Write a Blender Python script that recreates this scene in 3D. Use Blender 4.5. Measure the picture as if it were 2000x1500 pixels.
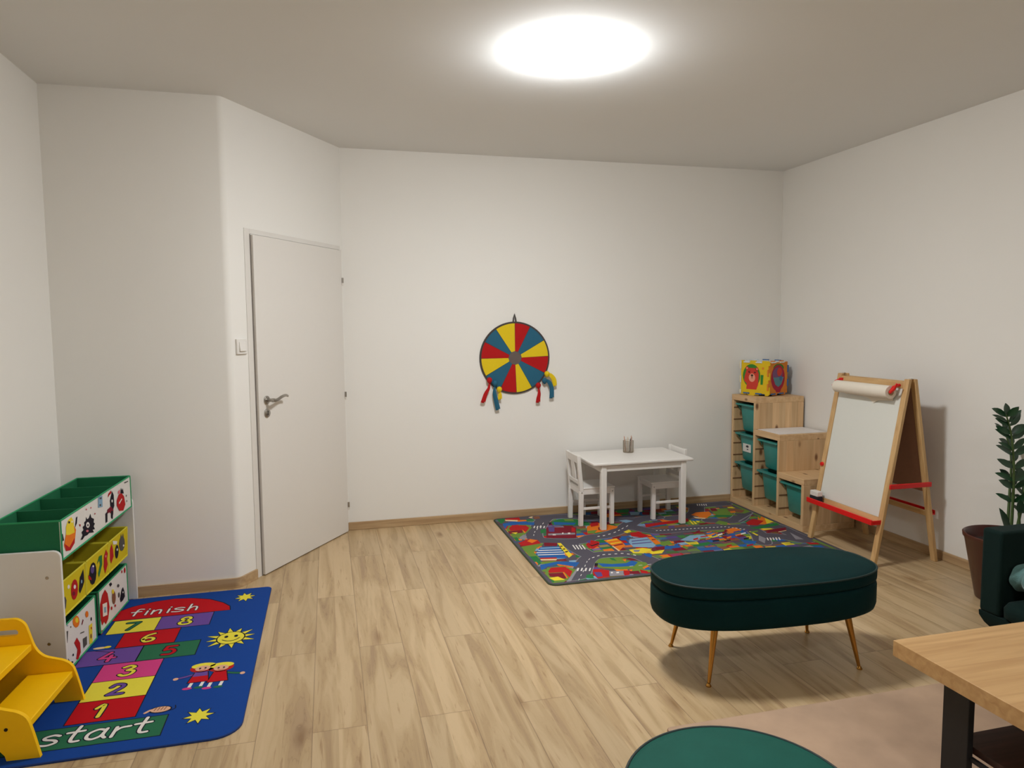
import bpy, bmesh, math, random
from mathutils import Vector, Matrix
PI = math.pi
for o in list(bpy.data.objects): bpy.data.objects.remove(o)
scene = bpy.context.scene
COL = scene.collection

# ---------------------------------------------------------------- camera
F_PX, YAW, PITCH, ROLL, CAM_H = 1387.04, 0.2532, 0.0819, -0.0079, 1.4826
fw = Vector((math.sin(YAW)*math.cos(PITCH), math.cos(YAW)*math.cos(PITCH), -math.sin(PITCH)))
rt = Vector((math.cos(YAW), -math.sin(YAW), 0)); up = rt.cross(fw)
r2 = rt*math.cos(ROLL)+up*math.sin(ROLL); u2 = -rt*math.sin(ROLL)+up*math.cos(ROLL)
cd = bpy.data.cameras.new('camera'); cam = bpy.data.objects.new('camera', cd); COL.objects.link(cam)
cd.sensor_width = 36; cd.lens = F_PX*36/2000; cd.clip_start = .05
M = Matrix((r2, u2, -fw)).transposed().to_4x4(); M.translation = Vector((0, 0, CAM_H)); cam.matrix_world = M
scene.camera = cam
# ---------------------------------------------------------------- world, light levels, exposure
w = bpy.data.worlds.new('world'); scene.world = w; w.use_nodes = True
w.node_tree.nodes['Background'].inputs[0].default_value = (.8, .85, 1, 1)
w.node_tree.nodes['Background'].inputs[1].default_value = .02
scene.view_settings.view_transform = 'Standard'; scene.view_settings.look = 'None'
scene.view_settings.gamma = 1; scene.view_settings.use_curve_mapping = False
scene.view_settings.exposure = 0
LAMP_STRENGTH = 142.0
REAR_FILL_STRENGTH = 60.0
LAMP_COLOR = (.96, .985, 1.0)
LAMP_XY = (1.12, 3.20)

# ---------------------------------------------------------------- room numbers
XL, YS, XC, YC2 = -1.403, 4.231, -.528, 4.231
XD, YB, XR, HC, YR = .115, 5.238, 3.69, 2.737, -1.6
DV = Vector((.5383, .8428, 0)); DN = Vector((.8428, -.5383, 0))      # along / out of the diagonal wall

# ---------------------------------------------------------------- materials
def lin(c):
    return tuple(((x/255)/12.92 if x <= 10 else (((x/255)+.055)/1.055)**2.4) for x in c)+(1,)
MATS = {}
def mat(name, rgb, rough=.6, metal=0, noise=.06, nscale=40, bump=0, bscale=200, sheen=0, spec=.5, coat=0, emit=0, sheen_tint=None):
    if name in MATS: return MATS[name]
    m = bpy.data.materials.new(name); m.use_nodes = True; nt = m.node_tree; b = nt.nodes['Principled BSDF']
    c = lin(rgb)
    b.inputs['Roughness'].default_value = rough; b.inputs['Metallic'].default_value = metal
    b.inputs['Specular IOR Level'].default_value = spec
    if coat: b.inputs['Coat Weight'].default_value = coat; b.inputs['Coat Roughness'].default_value = .15
    if sheen:
        b.inputs['Sheen Weight'].default_value = sheen; b.inputs['Sheen Roughness'].default_value = .35
        if sheen_tint: b.inputs['Sheen Tint'].default_value = lin(sheen_tint)
    tc = nt.nodes.new('ShaderNodeTexCoord'); nz = nt.nodes.new('ShaderNodeTexNoise'); nz.inputs['Scale'].default_value = nscale; nz.inputs['Detail'].default_value = 4
    nt.links.new(tc.outputs['Object'], nz.inputs['Vector'])
    mx = nt.nodes.new('ShaderNodeMix'); mx.data_type = 'RGBA'; nt.links.new(nz.outputs['Fac'], mx.inputs[0])
    mx.inputs[6].default_value = tuple(x*(1-noise) for x in c[:3])+(1,); mx.inputs[7].default_value = tuple(min(1, x*(1+noise)) for x in c[:3])+(1,)
    nt.links.new(mx.outputs[2], b.inputs['Base Color'])
    if bump:
        n2 = nt.nodes.new('ShaderNodeTexNoise'); n2.inputs['Scale'].default_value = bscale; n2.inputs['Detail'].default_value = 3
        nt.links.new(tc.outputs['Object'], n2.inputs['Vector'])
        bp = nt.nodes.new('ShaderNodeBump'); bp.inputs['Strength'].default_value = bump; bp.inputs['Distance'].default_value = .002
        nt.links.new(n2.outputs['Fac'], bp.inputs['Height']); nt.links.new(bp.outputs['Normal'], b.inputs['Normal'])
    if emit:
        b.inputs['Emission Color'].default_value = c; b.inputs['Emission Strength'].default_value = emit
    MATS[name] = m; return m

def wood(name, light, dark, axis='z', strip=0, rough=.5, knots=0, scale=1.0):
    """wood with grain running along axis; strip = width of glued staves, knots = amount"""
    if name in MATS: return MATS[name]
    m = bpy.data.materials.new(name); m.use_nodes = True; nt = m.node_tree; N = nt.nodes.new; L = nt.links.new
    b = nt.nodes['Principled BSDF']; b.inputs['Roughness'].default_value = rough
    tc = N('ShaderNodeTexCoord'); mp = N('ShaderNodeMapping')
    s = {'x': (1.2, 22, 22), 'y': (22, 1.2, 22), 'z': (22, 22, 1.2)}[axis]
    mp.inputs['Scale'].default_value = tuple(v*scale for v in s); L(tc.outputs['Object'], mp.inputs['Vector'])
    n1 = N('ShaderNodeTexNoise'); n1.inputs['Scale'].default_value = 1.6; n1.inputs['Detail'].default_value = 6; n1.inputs['Distortion'].default_value = .6
    L(mp.outputs[0], n1.inputs['Vector'])
    cr = N('ShaderNodeValToRGB'); cr.color_ramp.elements[0].position = .32; cr.color_ramp.elements[1].position = .68
    cr.color_ramp.elements[0].color = lin(dark); cr.color_ramp.elements[1].color = lin(light); L(n1.outputs['Fac'], cr.inputs[0])
    out = cr.outputs[0]
    if strip:
        sx = N('ShaderNodeSeparateXYZ'); L(tc.outputs['Object'], sx.inputs[0])
        src = {'z': 'XY', 'x': 'YZ', 'y': 'XZ'}[axis]
        ad = N('ShaderNodeMath'); ad.operation = 'ADD'; L(sx.outputs[src[0]], ad.inputs[0]); L(sx.outputs[src[1]], ad.inputs[1])
        dvn = N('ShaderNodeMath'); dvn.operation = 'DIVIDE'; L(ad.outputs[0], dvn.inputs[0]); dvn.inputs[1].default_value = strip
        fl = N('ShaderNodeMath'); fl.operation = 'FLOOR'; L(dvn.outputs[0], fl.inputs[0])
        wn = N('ShaderNodeTexWhiteNoise'); wn.noise_dimensions = '1D'; L(fl.outputs[0], wn.inputs['W'])
        hs = N('ShaderNodeHueSaturation'); mr = N('ShaderNodeMapRange'); L(wn.outputs['Value'], mr.inputs[0])
        mr.inputs[3].default_value = .76; mr.inputs[4].default_value = 1.1; L(mr.outputs[0], hs.inputs['Value']); L(out, hs.inputs['Color'])
        out = hs.outputs[0]
    if knots:
        mp2 = N('ShaderNodeMapping'); s2 = {'x': (5, 10, 10), 'y': (10, 5, 10), 'z': (10, 10, 5)}[axis]
        mp2.inputs['Scale'].default_value = s2; L(tc.outputs['Object'], mp2.inputs['Vector'])
        vo = N('ShaderNodeTexVoronoi'); vo.inputs['Scale'].default_value = knots; L(mp2.outputs[0], vo.inputs['Vector'])
        c2 = N('ShaderNodeValToRGB'); c2.color_ramp.elements[0].position = .08; c2.color_ramp.elements[1].position = .19
        c2.color_ramp.elements[0].color = (1, 1, 1, 1); c2.color_ramp.elements[1].color = (0, 0, 0, 1); L(vo.outputs['Distance'], c2.inputs[0])
        mx = N('ShaderNodeMix'); mx.data_type = 'RGBA'; L(c2.outputs[0], mx.inputs[0]); L(out, mx.inputs[6]); mx.inputs[7].default_value = lin((120, 78, 45))
        out = mx.outputs[2]
    L(out, b.inputs['Base Color']); MATS[name] = m; return m

def floor_mat():
    m = bpy.data.materials.new('laminate_oak'); m.use_nodes = True; nt = m.node_tree; N = nt.nodes.new; L = nt.links.new
    b = nt.nodes['Principled BSDF']
    def math_(op, a, bb=None, c=None):
        n = N('ShaderNodeMath'); n.operation = op
        for i, v in enumerate((a, bb, c)):
            if v is None: continue
            if isinstance(v, (int, float)): n.inputs[i].default_value = v
            else: L(v, n.inputs[i])
        return n.outputs[0]
    tc = N('ShaderNodeTexCoord'); sp = N('ShaderNodeSeparateXYZ'); L(tc.outputs['Object'], sp.inputs[0])
    X, Y = sp.outputs['X'], sp.outputs['Y']
    W_, LEN = .1975, 1.335
    cx = math_('DIVIDE', math_('SUBTRACT', X, .1035), W_); ci = math_('FLOOR', cx); fx = math_('SUBTRACT', cx, ci)
    odd = math_('PINGPONG', ci, 1)                                   # 0 / 1 by column
    yo = math_('SUBTRACT', Y, 3.265)
    cy = math_('ADD', math_('DIVIDE', yo, LEN), math_('MULTIPLY', odd, .5)); ri = math_('FLOOR', cy); fy = math_('SUBTRACT', cy, ri)
    idv = N('ShaderNodeCombineXYZ'); L(ci, idv.inputs[0]); L(ri, idv.inputs[1])
    wn = N('ShaderNodeTexWhiteNoise'); wn.noise_dimensions = '3D'; L(idv.outputs[0], wn.inputs['Vector'])
    # boards inside a plank: two staves of different tone
    half = math_('GREATER_THAN', fx, .47)
    id2 = N('ShaderNodeCombineXYZ'); L(ci, id2.inputs[0]); L(ri, id2.inputs[1]); L(half, id2.inputs[2])
    wn2 = N('ShaderNodeTexWhiteNoise'); wn2.noise_dimensions = '3D'; L(id2.outputs[0], wn2.inputs['Vector'])
    # grain
    gv = N('ShaderNodeCombineXYZ')
    L(math_('ADD', math_('MULTIPLY', X, 9.0), math_('MULTIPLY', wn.outputs['Value'], 37)), gv.inputs[0])
    L(math_('ADD', math_('MULTIPLY', Y, .75), math_('MULTIPLY', wn.outputs['Value'], 91)), gv.inputs[1])
    L(math_('MULTIPLY', half, 5.3), gv.inputs[2])
    n1 = N('ShaderNodeTexNoise'); n1.inputs['Scale'].default_value = 1.5; n1.inputs['Detail'].default_value = 5; n1.inputs['Distortion'].default_value = 1.1; L(gv.outputs[0], n1.inputs['Vector'])
    n2 = N('ShaderNodeTexNoise'); n2.inputs['Scale'].default_value = 7; n2.inputs['Detail'].default_value = 5; n2.inputs['Distortion'].default_value = .5; L(gv.outputs[0], n2.inputs['Vector'])
    cr = N('ShaderNodeValToRGB'); e = cr.color_ramp.elements
    e[0].position = .30; e[0].color = lin((166, 137, 103)); e[1].position = .58; e[1].color = lin((197, 170, 131))
    k = cr.color_ramp.elements.new(.43); k.color = lin((180, 152, 112))
    L(n1.outputs['Fac'], cr.inputs[0])
    # fine rings
    ln = math_('FRACT', math_('MULTIPLY', n1.outputs['Fac'], 16.0))
    lr = N('ShaderNodeValToRGB'); q = lr.color_ramp.elements; q[0].position = 0; q[0].color = (.80, .76, .72, 1); q[1].position = .22; q[1].color = (1, 1, 1, 1); L(ln, lr.inputs[0])
    mg = N('ShaderNodeValToRGB'); q = mg.color_ramp.elements; q[0].position = .34; q[0].color = (1, 1, 1, 1); q[1].position = .52; q[1].color = (.15, .15, .15, 1); L(n1.outputs['Fac'], mg.inputs[0])
    mul = N('ShaderNodeMix'); mul.data_type = 'RGBA'; mul.blend_type = 'MULTIPLY'; L(mg.outputs[0], mul.inputs[0]); L(cr.outputs[0], mul.inputs[6]); L(lr.outputs[0], mul.inputs[7])
    # dark streaks / knots
    st = N('ShaderNodeValToRGB'); q = st.color_ramp.elements; q[0].position = .27; q[0].color = (.74, .66, .59, 1); q[1].position = .38; q[1].color = (1, 1, 1, 1); L(n2.outputs['Fac'], st.inputs[0])
    mul2 = N('ShaderNodeMix'); mul2.data_type = 'RGBA'; mul2.blend_type = 'MULTIPLY'; mul2.inputs[0].default_value = 1; L(mul.outputs[2], mul2.inputs[6]); L(st.outputs[0], mul2.inputs[7])
    kv = N('ShaderNodeCombineXYZ'); L(math_('ADD', math_('MULTIPLY', X, 3.6), math_('MULTIPLY', n1.outputs['Fac'], .5)), kv.inputs[0]); L(math_('MULTIPLY', Y, 1.25), kv.inputs[1])
    vo = N('ShaderNodeTexVoronoi'); vo.voronoi_dimensions = '2D'; vo.inputs['Scale'].default_value = 1.0; L(kv.outputs[0], vo.inputs['Vector'])
    kr = N('ShaderNodeValToRGB'); q = kr.color_ramp.elements; q[0].position = .02; q[0].color = (.62, .53, .45, 1); q[1].position = .12; q[1].color = (1, 1, 1, 1); L(vo.outputs['Distance'], kr.inputs[0])
    mul3 = N('ShaderNodeMix'); mul3.data_type = 'RGBA'; mul3.blend_type = 'MULTIPLY'; sc_ = N('ShaderNodeSeparateColor'); L(vo.outputs['Color'], sc_.inputs[0]); L(math_('GREATER_THAN', sc_.outputs[0], .68), mul3.inputs[0]); L(mul2.outputs[2], mul3.inputs[6]); L(kr.outputs[0], mul3.inputs[7]); mul2 = mul3
    hs = N('ShaderNodeHueSaturation'); mr = N('ShaderNodeMapRange'); L(wn2.outputs['Value'], mr.inputs[0]); mr.inputs[3].default_value = .92; mr.inputs[4].default_value = 1.07
    L(mr.outputs[0], hs.inputs['Value']); L(mul2.outputs[2], hs.inputs['Color'])
    # seams
    sx = math_('MINIMUM', fx, math_('SUBTRACT', 1, fx)); sy = math_('MULTIPLY', math_('MINIMUM', fy, math_('SUBTRACT', 1, fy)), LEN/W_)
    sm = math_('LESS_THAN', math_('MINIMUM', sx, sy), .008)
    mx = N('ShaderNodeMix'); mx.data_type = 'RGBA'; L(math_('MULTIPLY', sm, .55), mx.inputs[0]); L(hs.outputs[0], mx.inputs[6]); mx.inputs[7].default_value = lin((105, 80, 56))
    L(mx.outputs[2], b.inputs['Base Color']); b.inputs['Roughness'].default_value = .36; b.inputs['Specular IOR Level'].default_value = .45
    bp = N('ShaderNodeBump'); bp.inputs['Strength'].default_value = .15; bp.inputs['Distance'].default_value = .001; L(n2.outputs['Fac'], bp.inputs['Height']); L(bp.outputs[0], b.inputs['Normal'])
    return m

WALL = mat('wall_paint', (238, 235, 229), .85, noise=.012, nscale=2, bump=.12, bscale=350, spec=.2)
CEIL = mat('ceiling_paint', (232, 232, 230), .9, noise=.012, nscale=2, bump=.1, bscale=300, spec=.15)
WHITE = mat('white_lacquer', (232, 228, 222), .42, noise=.01)
DOORW = mat('door_white', (226, 221, 214), .5, noise=.01)
OAKB = wood('baseboard_oak', (196, 166, 126), (168, 136, 98), 'x')
OAKBY = wood('baseboard_oak_y', (196, 166, 126), (168, 136, 98), 'y')
PINE = wood('pine', (226, 192, 146), (208, 168, 122), 'z', strip=.058, knots=1.0)
PINEX = wood('pine_y', (226, 192, 146), (208, 168, 122), 'y', strip=0, knots=1.2)
EASELW = wood('easel_pine', (214, 176, 122), (192, 150, 98), 'z')
EASELY = wood('easel_pine_y', (214, 176, 122), (192, 150, 98), 'y')
TABLEO = wood('table_oak', (208, 166, 112), (186, 142, 90), 'x', rough=.45)
STEEL = mat('brushed_steel', (170, 165, 158), .3, 1, noise=.03)
DARKM = mat('dark_metal', (40, 38, 38), .5, .6)
BLACKM = mat('black_powder_coat', (26, 26, 28), .5, .2)
GOLD = mat('gold_metal', (190, 140, 70), .25, 1, noise=.03)
RED = mat('red_plastic', (222, 22, 20), .35, noise=.02)
TEALP = mat('teal_plastic', (52, 140, 132), .38, noise=.03)
VELVET = mat('green_velvet', (3, 38, 39), .7, noise=.3, nscale=6, bump=.25, bscale=500, sheen=.035, sheen_tint=(60, 190, 180), spec=.1)
VELVET2 = mat('green_velvet_lit_nap', (24, 88, 76), .7, noise=.2, nscale=8, bump=.25, bscale=500, sheen=.07, sheen_tint=(60, 190, 170), spec=.15)  # same green as the bench; brighter nap shading put into the base colour
VELVETP = mat('green_piping', (3, 34, 32), .6, noise=.1, nscale=20, sheen=.1, sheen_tint=(60, 160, 150))
ARMF = mat('dark_green_fabric', (15, 34, 31), .9, noise=.12, nscale=60, bump=.4, bscale=700, sheen=.03, spec=.15)
YELLOW = mat('yellow_lacquer', (252, 196, 0), .5, noise=.02, spec=.3)
PAL = dict(red=(178, 26, 28), mar=(120, 22, 40), yel=(232, 206, 50), orn=(226, 118, 30), grn=(40, 116, 62), lim=(106, 136, 54), blu=(36, 92, 160),
           sky=(130, 165, 190), pur=(88, 70, 130), wht=(228, 222, 216), crm=(226, 196, 150), gry=(140, 136, 142), blk=(26, 22, 34), brn=(130, 84, 60),
           pnk=(210, 110, 120), dgr=(84, 80, 76), bas=(84, 80, 90), mbl=(10, 62, 140), mgr=(38, 104, 72), mpu=(104, 72, 150), mpk=(206, 62, 128), mre=(186, 6, 22), myl=(228, 214, 66),
           out=(16, 22, 40), ski=(220, 170, 140), wbg=(222, 218, 212), ybg=(208, 186, 26))
def pal(k): return mat('print_'+k, PAL[k], .85, noise=.05, nscale=120, bump=.15, bscale=600, spec=.2)

# ---------------------------------------------------------------- mesh builder
class MB:
    def __init__(s, T=None): s.v = []; s.f = []; s.m = []; s.mats = []; s.T = T
    def mi(s, m):
        if m is None: return 0
        if m not in s.mats: s.mats.append(m)
        return s.mats.index(m)
    def add(s, vs, fs, m=None, T=None):
        k = len(s.v); i = s.mi(m)
        for p in vs:
            p = Vector(p)
            if T is not None: p = T @ p
            if s.T is not None: p = s.T @ p
            s.v.append(p)
        for f in fs: s.f.append([a+k for a in f]); s.m.append(i)
        return s
    def box(s, x0, x1, y0, y1, z0, z1, m=None, T=None):
        return s.add([(x0, y0, z0), (x1, y0, z0), (x1, y1, z0), (x0, y1, z0), (x0, y0, z1), (x1, y0, z1), (x1, y1, z1), (x0, y1, z1)],
                     [(0, 3, 2, 1), (4, 5, 6, 7), (0, 1, 5, 4), (1, 2, 6, 5), (2, 3, 7, 6), (3, 0, 4, 7)], m, T)
    def hexa(s, A, B, m=None):                     # two quads A (bottom) and B (top)
        return s.add(list(A)+list(B), [(0, 3, 2, 1), (4, 5, 6, 7), (0, 1, 5, 4), (1, 2, 6, 5), (2, 3, 7, 6), (3, 0, 4, 7)], m)
    def prism(s, pts, h0, h1, m=None, ax='z', T=None):
        n = len(pts)
        P = {'z': lambda a, b, h: (a, b, h), 'y': lambda a, b, h: (a, h, b), 'x': lambda a, b, h: (h, a, b)}[ax]
        vs = [P(a, b, h0) for a, b in pts]+[P(a, b, h1) for a, b in pts]
        return s.add(vs, [tuple(range(n))[::-1], tuple(range(n, 2*n))]+[(i, (i+1) % n, n+(i+1) % n, n+i) for i in range(n)], m, T)
    def flat(s, pts, fn, m):
        vs = [fn(a, b) for a, b in pts]
        return s.add(vs, [tuple(range(len(pts)))], m)
    def loft(s, rings, m=None, cap=True, T=None):
        n = len(rings[0]); vs = [p for r in rings for p in r]; fs = []
        for k in range(len(rings)-1):
            for i in range(n): fs.append((k*n+i, k*n+(i+1) % n, (k+1)*n+(i+1) % n, (k+1)*n+i))
        if cap: fs.append(tuple(range(n))[::-1]); fs.append(tuple((len(rings)-1)*n+i for i in range(n)))
        return s.add(vs, fs, m, T)
    def lathe(s, prof, n=32, c=(0, 0, 0), m=None, T=None, cap=True):
        return s.loft([[(c[0]+r*math.cos(2*PI*i/n), c[1]+r*math.sin(2*PI*i/n), c[2]+z) for i in range(n)] for r, z in prof], m, cap, T)
    def tube(s, path, r, n=10, m=None, closed=False, T=None, flatten=1.0):
        P = [Vector(p) for p in path]; rs = r if isinstance(r, (list, tuple)) else [r]*len(P); rings = []
        ref = None
        for i, p in enumerate(P):
            if closed: t = (P[(i+1) % len(P)]-P[i-1]).normalized()
            else: t = (P[min(i+1, len(P)-1)]-P[max(i-1, 0)]).normalized()
            if ref is None:
                ref = Vector((0, 0, 1)) if abs(t.z) < .9 else Vector((1, 0, 0))
            a = (ref-t*ref.dot(t)).normalized(); b = t.cross(a); ref = a
            rings.append([tuple(p+a*rs[i]*math.cos(2*PI*k/n)+b*rs[i]*flatten*math.sin(2*PI*k/n)) for k in range(n)])
        if closed: rings.append(rings[0]); return s.loft(rings, m, False, T)
        return s.loft(rings, m, True, T)
    def build(s, name, m=None, parent=None, bevel=0, smooth=None, seg=2):
        me = bpy.data.meshes.new(name); me.from_pydata([tuple(p) for p in s.v], [], s.f)
        mats = s.mats if s.mats else [m]
        if s.mats and m is not None and m not in mats: mats = mats
        for q in mats: me.materials.append(q)
        if s.mats:
            for p, i in zip(me.polygons, s.m): p.material_index = i
        bm = bmesh.new(); bm.from_mesh(me); closedfaces = [f for f in bm.faces]
        bmesh.ops.recalc_face_normals(bm, faces=closedfaces); bm.to_mesh(me); bm.free()
        if smooth is not None:
            me.shade_smooth(); me.set_sharp_from_angle(angle=math.radians(smooth))
        o = bpy.data.objects.new(name, me); COL.objects.link(o)
        if parent is not None: o.parent = parent
        if bevel:
            b = o.modifiers.new('bevel', 'BEVEL'); b.width = bevel; b.segments = seg; b.limit_method = 'ANGLE'; b.angle_limit = math.radians(40)
            me.shade_smooth(); me.set_sharp_from_angle(angle=math.radians(50)); b.harden_normals = False
        return o

def thing(name, label, cat, loc=(0, 0, 0), rotz=0, group=None):
    o = bpy.data.objects.new(name, None); COL.objects.link(o); o.location = loc; o.rotation_euler = (0, 0, rotz)
    o.empty_display_size = .1; o['label'] = label; o['category'] = cat
    if group: o['group'] = group
    return o
def tag(o, label, cat, group=None):
    o['label'] = label; o['category'] = cat
    if group: o['group'] = group
    return o
def struct(o): o['kind'] = 'structure'; return o
def lab(o, text): o['label'] = text; return o
def sub(o, x, y, z=0, rotz=0): o.location = (x, y, z); o.rotation_euler = (0, 0, rotz); return o

def smoothpts(pts, n=6, closed=False):
    P = list(pts); out = []; N_ = len(P)
    rng = range(N_ if closed else N_-1)
    for i in rng:
        p0 = P[(i-1) % N_] if closed or i > 0 else P[0]; p1 = P[i]; p2 = P[(i+1) % N_]; p3 = P[(i+2) % N_] if closed or i+2 < N_ else P[-1]
        for k in range(n):
            t = k/n
            out.append(tuple(.5*((2*b)+(-a+c)*t+(2*a-5*b+4*c-d)*t*t+(-a+3*b-3*c+d)*t**3) for a, b, c, d in zip(p0, p1, p2, p3)))
    if not closed: out.append(tuple(P[-1]))
    return out
def ell(cx, cy, rx, ry, n=20, a0=0): return [(cx+rx*math.cos(a0+2*PI*i/n), cy+ry*math.sin(a0+2*PI*i/n)) for i in range(n)]
def rrect(x0, x1, y0, y1, r, n=6):
    o = []
    for cx, cy, a in ((x1-r, y1-r, 0), (x0+r, y1-r, PI/2), (x0+r, y0+r, PI), (x1-r, y0+r, 1.5*PI)):
        for k in range(n+1): o.append((cx+r*math.cos(a+PI/2*k/n), cy+r*math.sin(a+PI/2*k/n)))
    return o
# hand-drawn stroke letters
GL = {'s': [[(.46, .52), (.3, .6), (.1, .52), (.12, .38), (.38, .27), (.45, .12), (.26, 0), (.0, .06)]],
      't': [[(.28, .98), (.2, .3), (.24, .05), (.42, .04)], [(.02, .62), (.45, .66)]],
      'a': [[(.5, .5), (.3, .6), (.08, .42), (.06, .14), (.22, .02), (.42, .16), (.5, .5)], [(.52, .6), (.47, .2), (.56, .02)]],
      'r': [[(.1, .6), (.06, 0)], [(.08, .32), (.22, .52), (.46, .56)]],
      'f': [[(.48, .88), (.32, .92), (.24, .7), (.2, 0)], [(.04, .52), (.42, .56)]],
      'i': [[(.14, .56), (.12, 0)], [(.17, .80), (.175, .83)]],
      'n': [[(.08, .58), (.06, 0)], [(.08, .32), (.24, .56), (.4, .5), (.4, 0)]],
      'h': [[(.12, .95), (.06, 0)], [(.08, .3), (.24, .54), (.4, .46), (.4, 0)]],
      '1': [[(.12, .72), (.34, .98), (.32, .0)]],
      '2': [[(.06, .74), (.2, .96), (.46, .86), (.44, .58), (.06, .04)], [(.06, .04), (.56, .04)]],
      '3': [[(.08, .86), (.3, .98), (.48, .8), (.26, .54)], [(.26, .54), (.52, .4), (.44, .08), (.2, .0), (.04, .14)]],
      '4': [[(.34, .98), (.02, .36)], [(.02, .36), (.58, .36)], [(.42, .62), (.38, .0)]],
      '5': [[(.5, .95), (.14, .95)], [(.14, .95), (.08, .55)], [(.08, .55), (.34, .6), (.5, .34), (.36, .04), (.06, .06)]],
      '6': [[(.46, .98), (.2, .8), (.06, .4), (.2, .04), (.46, .08), (.52, .34), (.3, .5), (.1, .34)]],
      '7': [[(.04, .94), (.54, .94)], [(.54, .94), (.2, .0)]],
      '8': [[(.3, .54), (.1, .72), (.22, .96), (.42, .94), (.48, .72), (.3, .54), (.06, .3), (.14, .04), (.44, .02), (.54, .28), (.3, .54)]]}
EPS = [0]
def stroke(mb, pts, wd, fn0, m):
    """one ribbon with round ends along a smooth line"""
    EPS[0] = (EPS[0]+1) % 7; ez_ = EPS[0]*4e-6
    fn = lambda a, b: (lambda p: (p[0], p[1], p[2]+ez_))(fn0(a, b))
    P = [Vector((a, b)) for a, b in (smoothpts(pts, 5) if len(pts) > 2 else pts)]
    P = [p for i, p in enumerate(P) if i == 0 or (p-P[i-1]).length > 1e-5]
    n = len(P); L_, R_ = [], []
    for i, p in enumerate(P):
        d = (P[min(i+1, n-1)]-P[max(i-1, 0)]).normalized(); q_ = Vector((-d.y, d.x))*wd/2; L_.append(p+q_); R_.append(p-q_)
    for i in range(n-1): mb.flat([L_[i][:], L_[i+1][:], R_[i+1][:], R_[i][:]], fn, m)
    for p, d in ((P[0], P[0]-P[1]), (P[-1], P[-1]-P[-2])):
        a0 = math.atan2(d.y, d.x); mb.flat([(p.x+wd/2*math.cos(a0-PI/2+PI*k/8), p.y+wd/2*math.sin(a0-PI/2+PI*k/8)) for k in range(9)], fn, m)
def glyph(mb, ch, x, y, sx, sy, wd, fnl, layer, m, mo=None):
    for pass_, (w_, mm) in enumerate(((wd*1.7, mo), (wd, m))):
        if mm is None: continue
        for st in GL[ch]:
            stroke(mb, [(x+a*sx, y+b*sy) for a, b in st], w_, fnl(layer+pass_), mm)
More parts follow.
